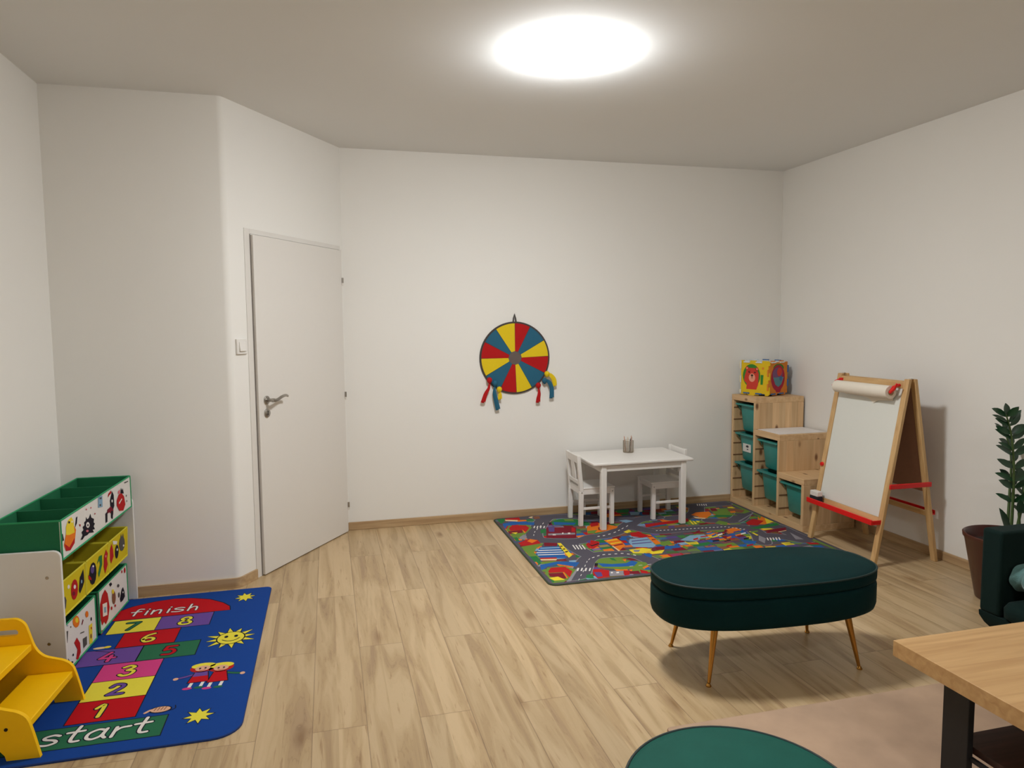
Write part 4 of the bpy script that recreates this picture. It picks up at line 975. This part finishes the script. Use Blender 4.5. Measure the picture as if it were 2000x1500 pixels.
bear = [(FG2, [(x*1, y) for x, y in ell(.40, .56, .31, .36, 26)], 0), (FY, ell(.40, .08, .22, .14, 16), 1), (FG2, [(.72, .30), (.80, .30), (.82, .60), (.72, .60)], 0),
        (FR, [(.22, .14), (.58, .14), (.64, .30), (.66, .62), (.60, .76), (.50, .80), (.30, .80), (.22, .74), (.16, .55), (.14, .40), (.24, .30)], 2),
        (FR, ell(.24, .79, .055, .055), 2), (FR, ell(.59, .77, .055, .055), 2), (FP, ell(.24, .79, .028, .028, 12), 3), (FP, ell(.59, .77, .028, .028, 12), 3),
        (FP, ell(.42, .50, .115, .13), 3), (FK, ell(.42, .575, .045, .030, 12), 4), (FK, ell(.32, .665, .035, .02, 12), 4), (FK, ell(.52, .665, .035, .02, 12), 4), (FK, [(.405, .56), (.435, .56), (.428, .47), (.412, .47)], 4),
        (mat('foam_darkred', (150, 30, 26), .8), [(.27, .70), (.36, .72), (.36, .70), (.28, .675)], 5), (FO, ell(.80, .80, .04, .04, 10), 0)]
bird = [(FG2, ell(.5, .80, .28, .13), 0), (FD, ell(.48, .50, .36, .40, 24), 1), (FD, [(.2, .4), (.8, .4), (.6, .06), (.4, .06)], 2), (mat('foam_violet', (120, 80, 120), .8), ell(.45, .62, .26, .20), 3), (FR, ell(.55, .68, .13, .13), 4), (FT, [(.22, .52), (.78, .52), (.66, .30), (.5, .22), (.34, .30)], 4), (FB, ell(.62, .48, .08, .08, 12), 5), (FO, [(.82, .85), (.95, .85), (.95, .95), (.80, .95)], 1), (FO, [(.05, .85), (.18, .88), (.15, .95), (.05, .95)], 1)]
Z = Vector((0, 0, 1)); O0 = Vector((0, 0, 0))
h_ = S-.0
left_ = tile(u1*S, -u1, Z, -u2, FY, 0, 'foam_tile', bear)
right_ = tile(O0+Vector((0, 0, 0)), u2, Z, -u1, FO, 2, 'foam_tile', bird)
tile(u2*S+u1*S, -u1, Z, u2, FB, 2, 'foam_tile', []); tile(u1*S, u2, Z, u1, FW, 0, 'foam_tile', [])
tile(Z*S, u1, u2, Z, FW, 2, 'foam_tile', []) ; tile(O0, u1, u2, -Z, FB, 2, 'foam_tile', [])

# ================================================================ EASEL (faces -x)
ez = thing('easel', 'children\'s wooden A-frame easel with white board and red trays', 'easel', (3.414, 3.83, .0), -.02)
HW = .297; EH = 1.142; FX, BX, TXF, TXB = -.232, .216, -.026, .014
def leg(x0, x1, y, z0=0.0, name='leg'):
    w2, d2 = .019, .011
    A = [(x0-d2, y-w2, z0), (x0+d2, y-w2, z0), (x0+d2, y+w2, z0), (x0-d2, y+w2, z0)]; B_ = [(x1-d2, y-w2, EH), (x1+d2, y-w2, EH), (x1+d2, y+w2, EH), (x1-d2, y+w2, EH)]
    MB().hexa(A, B_).build(name, EASELW, ez, bevel=.003)
leg(FX, TXF, HW, .0093); leg(FX, TXF, -HW); leg(BX, TXB, HW); leg(BX, TXB, -HW)
def fx(z): return FX+(TXF-FX)*z/EH
def bx(z): return BX+(TXB-BX)*z/EH
def bar(fn, z0, z1, d=.009, y=HW-.019, m=EASELY, name='rail', off=0):
    MB().hexa([(fn(z0)-d+off, -y, z0), (fn(z0)+d+off, -y, z0), (fn(z0)+d+off, y, z0), (fn(z0)-d+off, y, z0)], [(fn(z1)-d+off, -y, z1), (fn(z1)+d+off, -y, z1), (fn(z1)+d+off, y, z1), (fn(z1)-d+off, y, z1)]).build(name, m, ez, bevel=.002)
bar(fx, 1.085, 1.126, name='top_rail'); bar(bx, 1.085, 1.126, name='top_rail')
bar(fx, .262, .300); bar(bx, .285, .318)
wb = bar(fx, .300, 1.085, .004, m=mat('whiteboard', (222, 222, 214), .22, noise=.01), name='whiteboard')
bar(bx, .44, 1.085, .004, m=mat('blackboard_back_hardboard', (150, 108, 84), .75, noise=.08, nscale=60), name='blackboard')
t_ = MB(); x_ = fx(.285)
t_.box(x_-.075, x_-.010, -HW-.012, HW+.012, .262, .270).box(x_-.083, x_-.075, -HW-.012, HW+.012, .262, .296).box(x_-.075, x_-.010, -HW-.012, -HW-.006, .27, .290).box(x_-.075, x_-.010, HW+.006, HW+.012, .27, .290)
t_.build('front_tray', RED, ez, bevel=.003)
t_ = MB(); x_ = bx(.31); t_.box(x_+.012, x_+.04, -HW-.01, HW+.01, .295, .303).box(x_+.034, x_+.040, -HW-.01, HW+.01, .295, .325); t_.build('rear_tray', RED, ez, bevel=.003)
for s in (-1, 1):
    MB().box(fx(.49)-.006, bx(.49)+.022, s*(HW+.022)-.005, s*(HW+.022)+.005, .478, .508).build('spreader', RED, ez, bevel=.004)
    k = MB(); k.lathe([(.012, 0), (.015, .006), (.012, .016)], 16, T=Matrix.Translation((fx(.52)-.010, s*(HW+.0), .52)) @ Matrix.Rotation(-PI/2, 4, 'Y')); k.build('knob', RED, ez, smooth=40) if s > 0 else None
    MB().lathe([(.010, 0), (.013, .005), (.009, .008)], 16, (fx(EH)+.018, s*HW, EH), WHITE).build('cap', None, ez, smooth=40)
for s in (-1, 1):
    k = MB(); yk = s*(HW-.03) if s > 0 else -HW+.045
    k.tube([(fx(1.1)-.012, yk, 1.105), (fx(1.1)-.055, yk, 1.092), (fx(1.1)-.078, yk, 1.060)], .009, 10)
    if s < 0: k.tube([(fx(1.1)-.078, yk, 1.06), (fx(1.1)-.075, yk-.03, 1.085), (fx(1.1)-.07, yk-.045, 1.118)], [.010, .008, .006], 10)
    else: k.lathe([(.014, -.008), (.014, .008)], 14, (fx(1.1)-.014, yk, 1.105))
    k.build('roll_holder', RED, ez, smooth=50)
pr_ = thing('paper_roll', 'white drawing paper roll hanging at the top of the easel', 'paper roll', (3.414, 3.83, 0), -.02)
RX = Matrix.Rotation(PI/2, 4, 'X'); xr_, zr_ = fx(1.1)-.062, 1.060; y0r, y1r = -.240, .245
PAP = mat('drawing_paper', (232, 222, 206), .8, noise=.01)
o = MB(); ring = lambda y, r: [(xr_+r*math.cos(2*PI*k/32), y, zr_+r*math.sin(2*PI*k/32)) for k in range(32)]
o.loft([ring(y0r, .016), ring(y0r, .040), ring(y1r, .040), ring(y1r, .016), ring(y0r, .016)], PAP, False); o.build('paper', None, pr_, smooth=40)
o = MB(); o.loft([ring(y0r-.002, .012), ring(y0r-.002, .020), ring(y1r+.002, .020), ring(y1r+.002, .012), ring(y0r-.002, .012)], mat('cardboard', (176, 140, 104), .8), False); o.build('core', None, pr_, smooth=40)
o = MB(); xo = xr_+.035
o.add([(xo, y0r+.01, 1.05), (xo, y1r-.01, 1.05), (xo+.0, y1r-.03, 1.012), (xo, .05, 1.01), (xo-.002, -.02, 1.0), (xo-.004, -.06, .975), (xo-.002, -.10, .995), (xo, y0r+.02, 1.005),
       (xo-.001, y0r+.01, 1.05), (xo-.001, y1r-.01, 1.05), (xo-.001, y1r-.03, 1.012), (xo-.001, .05, 1.01), (xo-.003, -.02, 1.0), (xo-.005, -.06, .975), (xo-.003, -.10, .995), (xo-.001, y0r+.02, 1.005)],
      [tuple(range(8)), tuple(range(8, 16))[::-1]]+[(i, (i+1) % 8, 8+(i+1) % 8, 8+i) for i in range(8)]); o.build('torn_end', PAP, pr_)
er = MB(); exx = 3.414+fx(.285)-.042
er.box(-.022, .022, -.040, .040, 0, .042, mat('eraser_felt', (28, 26, 34), .9)).box(-.021, .021, -.038, .038, .042, .076, mat('eraser_white', (224, 218, 212), .6))
eo = er.build('board_eraser', bevel=.004); eo.location = (exx, 4.088, .2712); tag(eo, 'white and black board eraser on the easel\'s red tray', 'eraser')

# ================================================================ VELVET BENCH AND POUF
def sup(a, b, n, cnt=72):
    o = []
    for k in range(cnt):
        t = 2*PI*k/cnt; c, s = math.cos(t), math.sin(t)
        o.append((a*math.copysign(abs(c)**(2/n), c), b*math.copysign(abs(s)**(2/n), s)))
    return o
def soft(mb, a, b, n, prof, m=None):      # prof: (inset, z)
    mb.loft([[(x, y, z) for x, y in sup(a-i, b-i, n)] for i, z in prof], m, True)
def footleg(parent, top, foot):
    T, F_ = Vector(top), Vector(foot); m = MB(); P = [F_+(T-F_)*k for k in (.06, .35, .7, 1)]
    m.tube(P, [.007, .0095, .0125, .0155], 16); lg = m.build('leg', GOLD, parent, smooth=50)
    MB().lathe([(.011, 0), (.012, .003), (.009, .008), (.006, .014)], 16, tuple(F_)).build('foot_cap', GOLD, lg, smooth=50)
bn = thing('velvet_bench', 'long oval dark green velvet bench on four gold legs', 'bench', (1.835, 2.683, 0), math.radians(-3.3))
BA, BB = .507, .237
b = MB(); soft(b, BA, BB, 2.7, [(.07, .228), (.022, .231), (.006, .242), (0, .263), (0, .345), (.004, .358), (.012, .362), (.05, .362)]); b.build('base', VELVET, bn, smooth=60)
b = MB(); soft(b, BA, BB, 2.7, [(.04, .3635), (.008, .364), (.001, .370), (0, .378), (0, .408), (.003, .414)]+[(.006+.22*k/8, .4165+.010*math.sin(k/8*PI/2)) for k in range(0, 9)]); b.build('cushion_lid', VELVET, bn, smooth=60)
MB().tube([(x, y, .4145) for x, y in sup(BA-.002, BB-.002, 2.7)], .0042, 8, closed=True).build('piping', VELVETP, bn, smooth=60)
for (lx, ly) in ((-.350, -.190), (.350, -.190), (-.350, .190), (.350, .190)):
    footleg(bn, (lx*.88, ly*.80, .233), (lx*1.0, ly*.985, 0))
pf = thing('pouf', 'round green velvet pouf at the bottom edge, on the beige rug', 'pouf', (.889, 1.362, 0))
PR = .268
b = MB(); soft(b, PR, PR, 2, [(.05, .10), (.012, .105), (0, .125), (0, .36), (.006, .364)]); b.build('base', VELVET2, pf, smooth=60)
b = MB(); soft(b, PR, PR, 2, [(.03, .3655), (.002, .367), (0, .374), (0, .408), (.003, .414)]+[(.006+.2*k/8, .4165+.010*math.sin(k/8*PI/2)) for k in range(9)]); b.build('cushion', VELVET2, pf, smooth=60)
MB().tube([(x, y, .4145) for x, y in sup(PR-.002, PR-.002, 2)], .0042, 8, closed=True).build('piping', VELVETP, pf, smooth=60)
for k in range(4):
    a = PI/4+k*PI/2; z = .0092 if math.cos(a) > 0 else 0.0
    footleg(pf, (.16*math.cos(a), .16*math.sin(a), .105), (.19*math.cos(a), .19*math.sin(a), z))

# ================================================================ COFFEE TABLE
ct = thing('coffee_table', 'oak coffee table with black metal legs at lower right', 'coffee table', (2.21, 1.53, .0092))
MB().box(-.45, .45, -.33, .33, .389, .441).build('tabletop', TABLEO, ct, bevel=.0015)
MB().box(-.388, .388, -.25, .14, .193, .215).build('lower_shelf', wood('walnut_shelf', (80, 50, 42), (52, 32, 28), 'x'), ct, bevel=.0015)
for s in (-1, 1):
    x0 = s*.41-.011
    for y0 in (.068-.0, -.30):
        MB().box(x0, x0+.022, y0+.0, y0+.09, .012, .389).build('leg', BLACKM, ct, bevel=.002)
    MB().box(x0, x0+.022, -.30, .158, 0, .012).build('foot_bar', BLACKM, ct, bevel=.001)
    MB().box(x0+(.011 if s < 0 else -.0), x0+(.022 if s < 0 else .011), -.25, .14, .181, .193).build('shelf_bracket', BLACKM, ct)

# ================================================================ ARMCHAIR (faces the coffee table)
ac = thing('armchair', 'dark green tub armchair at the right edge beside the plant', 'armchair', (2.712, 2.400, 0), -PI/2)
# local: front corner of the far arm at the origin, +x along the front, +y to its back
AW, AD, AT = .74, .70, .096
outer = [(0, 0), (.0, .40)]+arcp(.2, AD-.2, .2, PI, PI/2, 8)+arcp(AW-.2, AD-.2, .2, PI/2, 0, 8)+[(AW, .40), (AW, 0)]
inner = [(AW-AT, 0), (AW-AT, .40)]+arcp(AW-AT-.12, AD-AT-.12, .12, 0, PI/2, 6)+arcp(AT+.12, AD-AT-.12, .12, PI/2, PI, 6)+[(AT, .40), (AT, 0)]
MB().prism(outer+inner, .235, .602, ARMF).build('backrest', None, ac, bevel=.014, seg=4)
bs = MB(); cxx, cyy = AW/2, AD/2
full = [(0, 0)]+outer[1:-1]+[(AW, 0)]
def shrink(k): return [(cxx+(a-cxx)*(1-k), cyy+(b_-cyy)*(1-k)) for a, b_ in full]
bs.loft([[(a, b_, .165) for a, b_ in shrink(.09)], [(a, b_, .185) for a, b_ in shrink(.045)], [(a, b_, .215) for a, b_ in shrink(.006)], [(a, b_, .236) for a, b_ in shrink(.002)]], ARMF); bs.build('base', None, ac, smooth=50)
sc = MB(); sc.loft([[(a, b_, z) for a, b_ in rrect(AT+.004+i, AW-AT-.004-i, -.012+i, AD-AT-.03-i, .05, 6)] for i, z in ((.014, .238), (.002, .248), (0, .285), (.010, .306), (.034, .318))], ARMF); sc.build('seat_cushion', None, ac, smooth=50)
for lx, ly in ((.08, .08), (AW-.08, .08), (.14, AD-.13), (AW-.14, AD-.13)):
    MB().lathe([(.011, 0), (.018, .167)], 14, (lx, ly, 0), DARKM).build('leg', None, ac, smooth=50)
# throw folded over on itself on the seat
TH = mat('teal_throw', (96, 134, 132), .95, noise=.18, nscale=60, bump=.9, bscale=220, sheen=.3)
tw = MB(); path = smoothpts([(.40, .398), (.26, .425), (.14, .455), (.075, .448), (.046, .418), (.052, .385), (.085, .360), (.15, .345), (.25, .338), (.40, .338)], 5); rings = []
for k in range(15):
    x = .108+.11*k/14; ring_ = []
    for side_ in (1, -1):
        seq_ = path if side_ > 0 else path[::-1]
        for i, (yy, zz_) in enumerate(seq_):
            j = i if side_ > 0 else len(path)-1-i
            p0, p1 = path[max(0, j-1)], path[min(len(path)-1, j+1)]; d_ = Vector((p1[0]-p0[0], p1[1]-p0[1])).normalized(); n_ = Vector((-d_.y, d_.x))
            t_h = .011+.0025*math.sin(k*1.7+j*.9); wv = .006*math.sin(k*.9)*math.sin(j*.25)
            ring_.append((x, yy+n_.x*t_h*side_+.02*math.sin(k*.45), max(.322, zz_+n_.y*t_h*side_+wv+.001*k)))
    rings.append(ring_)
tw.loft(rings, TH); two = tw.build('throw_blanket', smooth=80); two.location = ac.location; two.rotation_euler = ac.rotation_euler
tag(two, 'pale teal knitted throw folded on the armchair seat', 'blanket')

# ================================================================ POTTED PLANT
pt = thing('plant_pot', 'tall brown-red plant pot behind the armchair by the right wall', 'plant pot', (3.472, 2.925, 0))
POT = mat('brown_glazed_pot', (78, 36, 28), .3, noise=.05)
MB().lathe([(.128, 0), (.133, .004), (.193, .325), (.200, .330), (.202, .348), (.195, .352), (.186, .346), (.178, .30), (.172, .29)], 48, m=POT).build('pot', None, pt, smooth=50)
MB().lathe([(.172, .285), (.174, .292), (.001, .297)], 32, m=mat('potting_soil', (40, 30, 24), .95, noise=.3, nscale=90, bump=1, bscale=120)).build('soil', None, pt)
zz = thing('zz_plant', 'dark green leafy plant with upright stems growing in the brown pot', 'potted plant', (3.472, 2.925, .298))
STEM = mat('plant_stem', (70, 92, 44), .6); LEAF = mat('plant_leaf', (22, 62, 34), .35, noise=.2, nscale=30, spec=.6)
def leafmesh(b, base, dirv, upv, L, W, m):
    dirv = dirv.normalized(); side = dirv.cross(upv).normalized(); nrm = side.cross(dirv).normalized()
    prof = [(0, .06), (.12, .45), (.3, .88), (.5, 1), (.7, .86), (.88, .45), (1, .02)]; vs = []
    for t, w_ in prof:
        c = base+dirv*L*t+nrm*(-.10*L*t*t); h = side*W*w_*.5
        vs += [c-h+nrm*W*.12*w_, c, c+h+nrm*W*.12*w_]
    lo = [v-nrm*.0012 for v in vs]; n0 = len(vs); fs = []
    for k in range(len(prof)-1):
        for a in (0, 1): i = k*3+a; fs.append((i, i+1, i+4, i+3)); fs.append((n0+i, n0+i+3, n0+i+4, n0+i+1))
        i = k*3; fs.append((i, i+3, n0+i+3, n0+i)); i = k*3+2; fs.append((i, n0+i, n0+i+3, i+3))
    b.add(vs+lo, fs, m)
random.seed(7)
def zzstem(P, nl, L0, az, seed):
    rnd = random.Random(seed); P = smoothpts(P, 6); b = MB(); b.tube(P, [.009*(1-.65*i/len(P)) for i in range(len(P))], 10, STEM); s_ = b.build('stem', None, zz, smooth=60)
    for k in range(nl):
        t = .32+.66*k/(nl-1); i = min(len(P)-2, int(t*(len(P)-1))); p = Vector(P[i]); tan = (Vector(P[i+1])-p).normalized()
        for sgn in (-1, 1):
            a = az+rnd.uniform(-.35, .35); sd = Vector((math.cos(a), math.sin(a), 0))*sgn; dv_ = sd*.85+tan*(.35+.5*t)+Vector((0, 0, rnd.uniform(-.1, .1)))
            lb = MB(); leafmesh(lb, p, dv_, Vector((rnd.uniform(-.4, .4), -1, .5+rnd.uniform(-.4, .4))), L0*(.85+.3*rnd.random())*(1.05-.35*abs(t-.6)), .030+.012*rnd.random(), LEAF); lb.build('leaf', None, s_, smooth=70)
    lb = MB(); leafmesh(lb, Vector(P[-1]), Vector((0, 0, 1)), Vector((0, -1, 0)), .06, .042, LEAF); lb.build('leaf', None, s_, smooth=70)
zzstem([(.0, -.02, 0), (.005, -.02, .2), (-.005, -.025, .42), (-.04, -.03, .60), (-.080, -.03, .705)], 11, .088, -.45, 3)
zzstem([(.05, .0, 0), (.09, .0, .2), (.12, .0, .38), (.16, -.01, .50)], 9, .09, .2, 5)
zzstem([(.03, -.05, 0), (.07, -.10, .16), (.10, -.14, .28), (.13, -.17, .34)], 8, .09, .9, 8)
b = MB(); b.tube(smoothpts([(-.015, -.02, 0), (-.03, -.03, .05), (-.035, -.035, .07)], 4), .006, 8, STEM); s4 = b.build('stem', None, zz, smooth=60)
lb = MB(); leafmesh(lb, Vector((-.030, -.035, .065)), Vector((-.30, .0, .9)), Vector((.3, -1, .1)), .155, .062, LEAF); lb.build('leaf', None, s4, smooth=70)
b = MB(); b.tube(smoothpts([(.02, -.05, 0), (.012, -.06, .10), (.0, -.06, .19)], 4), .006, 8, STEM); s5 = b.build('stem', None, zz, smooth=60)
lb = MB(); leafmesh(lb, Vector((.0, -.06, .185)), Vector((.15, .0, .9)), Vector((.0, -1, .1)), .075, .055, LEAF); lb.build('leaf', None, s5, smooth=70)
zzstem([(.06, .05, 0), (.10, .08, .25), (.12, .10, .45), (.10, .13, .60)], 9, .09, .5, 12)

# ================================================================ TOY STORAGE SHELF (left)
NT, NF = Vector((-1.088, 3.25, 0)), Vector((-1.046, 4.19, 0)); dl = (NF-NT).normalized(); zr = math.atan2(dl.y, dl.x)
# local: x along the front (near -> far), y towards the wall
ts = thing('toy_shelf', 'white children\'s toy shelf with tilted bins standing against the left wall', 'shelf', (NT.x, NT.y, .0), zr)
SP = mat('white_shelf_board', (226, 223, 218), .5, noise=.01); SD = .275; Z0 = .0085
def panel(x0, x1):
    o = [(.0, Z0)]+[(.0, .545)]+arcp(.03, .545, .03, PI, PI/2, 5)[1:]+[(SD, .575), (SD, Z0)]
    b = MB(); b.prism(o, x0, x1, ax='x'); return b.build('side_panel', SP, ts, bevel=.0025)
panel(-.018, -.003); panel(.927, .942)
for z0, z1, y0, y1 in ((.02, .028, .03, SD), (.235, .247, .10, SD), (.50, .512, .08, SD)):
    pass
for y, z in ((.06, .250), (.17, .250), (.202, .410), (.215, .514), (.06, .514)):
    MB().tube([(-.004, y, z), (.928, y, z)], .0065, 10).build('support_rod', mat('grey_rod', (150, 150, 150), .4, .5), ts, smooth=50)
MB().box(-.003, .927, SD-.008, SD-.002, .03, .56).build('back_board', SP, ts)
for y, z in ((.055, .464), (.062, .184)):
    b = MB(); b.lathe([(.007, 0), (.006, .002)], 16, m=STEEL, T=Matrix.Translation((-.018, y, z)) @ Matrix.Rotation(-PI/2, 4, 'Y')); b.build('screw', None, ts)
GF = mat('green_canvas', (14, 106, 66), .85, noise=.05, nscale=60, bump=.3, bscale=500); GFD = GF
YF = mat('yellow_canvas', (200, 182, 22), .85, noise=.05, nscale=60, bump=.3, bscale=500)
def canvas_box(root, x0, x1, y0, y1, zb, zt, mi, mf, prints, dividers=(), yb_top=None, tilt=0, fx0=0.0, trim=None):
    """open fabric box: y0 is the front; tilt pushes the front top outwards"""
    t = .005; yt = y0-tilt; name = 'bin_body'
    b = MB()
    b.hexa([(x0, y0, zb), (x1, y0, zb), (x1, y0+t, zb), (x0, y0+t, zb)], [(x0, yt, zt), (x1, yt, zt), (x1, yt+t, zt), (x0, yt+t, zt)], mf)
    b.box(x0, x1, y0, y1, zb, zb+t, mi); b.box(x0, x1, y1-t, y1, zb, zt+(tilt*.6), mi)
    for xa in (x0, x1-t):
        b.hexa([(xa, y0+t, zb), (xa+t, y0+t, zb), (xa+t, y1, zb), (xa, y1, zb)], [(xa, yt+t, zt), (xa+t, yt+t, zt), (xa+t, y1, zt+tilt*.6), (xa, y1, zt+tilt*.6)], mi)
    for (c, pl, lay) in prints:
        def fn(a, z, l=lay): k = (z-zb)/(zt-zb); return (a, y0-tilt*k-.0012-.0003*l, z)
        b.flat(pl, fn, pal(c))
    o = b.build(name, None, root)
    for dx in dividers: MB().box(dx-.002, dx+.002, y0+t+.001, y1-t-.001, zb+t, zt-.004, mi).build('divider', None, root)
    tr = MB(); r_ = .004
    tr.tube([(x0, yt, zt), (x1, yt, zt), (x1, y1-.003, zt+tilt*.6), (x0, y1-.003, zt+tilt*.6)], r_, 6, closed=True); tr.tube([(x0, y0-.001, zb+.002), (x1, y0-.001, zb+.002)], r_, 6)
    for xe in (x0, x1): tr.tube([(xe, y0-.001, zb+.002), (xe, yt-.001, zt)], r_*.8, 6)
    tr.build('trim', trim or mi, root, smooth=50)
def prints_in(DATA, x0, x1):
    out = []
    for i, (c, P) in enumerate(DATA):
        pts = [(P[k]/1000, P[k+1]/1000) for k in range(0, len(P), 2)]; m = sum(p[0] for p in pts)/len(pts)
        if x0 < m < x1: out.append(({'gry': 'dgr'}.get(c, c), [(min(max(a, x0+.003), x1-.003), b_) for a, b_ in pts], i*.08))
    return out
TRIMG = mat('green_trim', (40, 150, 96), .8)
def mkbin(x0, x1, y0, y1, zb, zt, mi, bg_, data, label, tilt=0, div=(), grp=None, trim=None):
    r = thing('fabric_bin', label, 'storage box', (NT.x, NT.y, 0), zr, grp)
    canvas_box(r, x0, x1, y0, y1, zb, zt, mi, pal(bg_), prints_in(data, x0, x1), div, tilt=tilt, trim=trim)
mkbin(.004, .908, .002, .262, .527, .694, GF, 'wbg', TRAYP, 'long green fabric tray with monster prints on top of the toy shelf', 0, (.23, .46, .69), trim=TRIMG)
TY_ = mat('yellow_trim', (214, 200, 50), .8)
mkbin(.004, .309, .034, .19, .262, .418, YF, 'ybg', YELP, 'yellow fabric bin nearest the step stool in the shelf\'s middle row', .006, (), 'yellow bins in the middle row', TY_)
mkbin(.319, .613, .034, .19, .262, .418, YF, 'ybg', YELP, 'yellow fabric bin in the centre of the shelf\'s middle row', .006, (), 'yellow bins in the middle row', TY_)
mkbin(.623, .903, .034, .19, .262, .418, YF, 'ybg', YELP, 'yellow fabric bin farthest from the step stool in the middle row', .006, (), 'yellow bins in the middle row', TY_)
mkbin(.006, .415, .034, .262, .0155, .222, GF, 'wbg', WHTP, 'green and white fabric bin in the bottom row, nearer the step stool', 0, (), 'large bins in the bottom row of the toy shelf', TRIMG)
mkbin(.462, .882, .034, .262, .0155, .222, GF, 'wbg', WHTP, 'green and white fabric bin in the bottom row, farther from the stool', 0, (), 'large bins in the bottom row of the toy shelf', TRIMG)

# ================================================================ YELLOW STEP STOOL
ss = thing('step_stool', 'yellow wooden two-step children\'s stool at the lower left', 'step stool', (-1.19, 2.89, .0085), math.radians(-3))
prof = [(.20, 0), (.198, .008), (.178, .100), (.163, .145), (.135, .168), (.10, .180), (.068, .192), (.045, .214), (.030, .245), (.015, .300), (.004, .330), (-.02, .350), (-.05, .353), (-.12, .353), (-.155, .345), (-.172, .32), (-.176, .29), (-.176, 0)]
base = [(-.10, 0)]+arcp(.0, 0, .075, PI, 0, 8)[0:]+[]
base = [(-.176, 0), (-.11, 0)]+[(.0+.095*math.cos(a)*1.0, .062*math.sin(a)) for a in [PI-PI*k/10 for k in range(11)]]+[(.11, 0), (.20, 0)]
outl = [(a, b_) for a, b_ in base]+smoothpts(prof[1:-1], 3)
def slot(): return rrect(-.135, -.018, .286, .310, .0119, 5)
def side(y0, y1, nm):
    b = MB(); S_ = slot(); n = len(outl); k = len(S_)
    bm = bmesh.new()
    # face with a hole, filled by triangulation
    def loopv(P, y): return [bm.verts.new((a, y, c)) for a, c in P]
    allv = {}
    for y in (y0, y1):
        o_ = loopv(outl, y); s_ = loopv(S_, y); es = [bm.edges.new((o_[i], o_[(i+1) % n])) for i in range(n)]+[bm.edges.new((s_[i], s_[(i+1) % k])) for i in range(k)]
        bmesh.ops.triangle_fill(bm, use_beauty=True, use_dissolve=False, edges=es); allv[y] = (o_, s_)
    for j in (0, 1):
        A_, B_ = allv[y0][j], allv[y1][j]
        for i in range(len(A_)): bm.faces.new((A_[i], A_[(i+1) % len(A_)], B_[(i+1) % len(A_)], B_[i]))
    bmesh.ops.recalc_face_normals(bm, faces=bm.faces[:])
    me = bpy.data.meshes.new(nm); bm.to_mesh(me); bm.free(); me.materials.append(YELLOW); me.shade_smooth(); me.set_sharp_from_angle(angle=math.radians(35))
    o = bpy.data.objects.new(nm, me); COL.objects.link(o); o.parent = ss; return o
side(.186, .202, 'side_panel'); side(-.202, -.186, 'side_panel')
MB().box(.005, .165, -.186, .186, .098, .124).build('step', YELLOW, ss, bevel=.003)
MB().box(-.172, .026, -.186, .186, .222, .248).build('step', YELLOW, ss, bevel=.003)
MB().box(-.172, -.158, -.186, .186, .03, .222).build('back_rail', YELLOW, ss, bevel=.002)
for x, z in ((.10, .112), (.10, .112)):
    b = MB(); b.lathe([(.006, 0), (.006, .0015)], 14, m=DARKM, T=Matrix.Translation((x, -.202, z)) @ RX); b.build('screw', None, ss); break
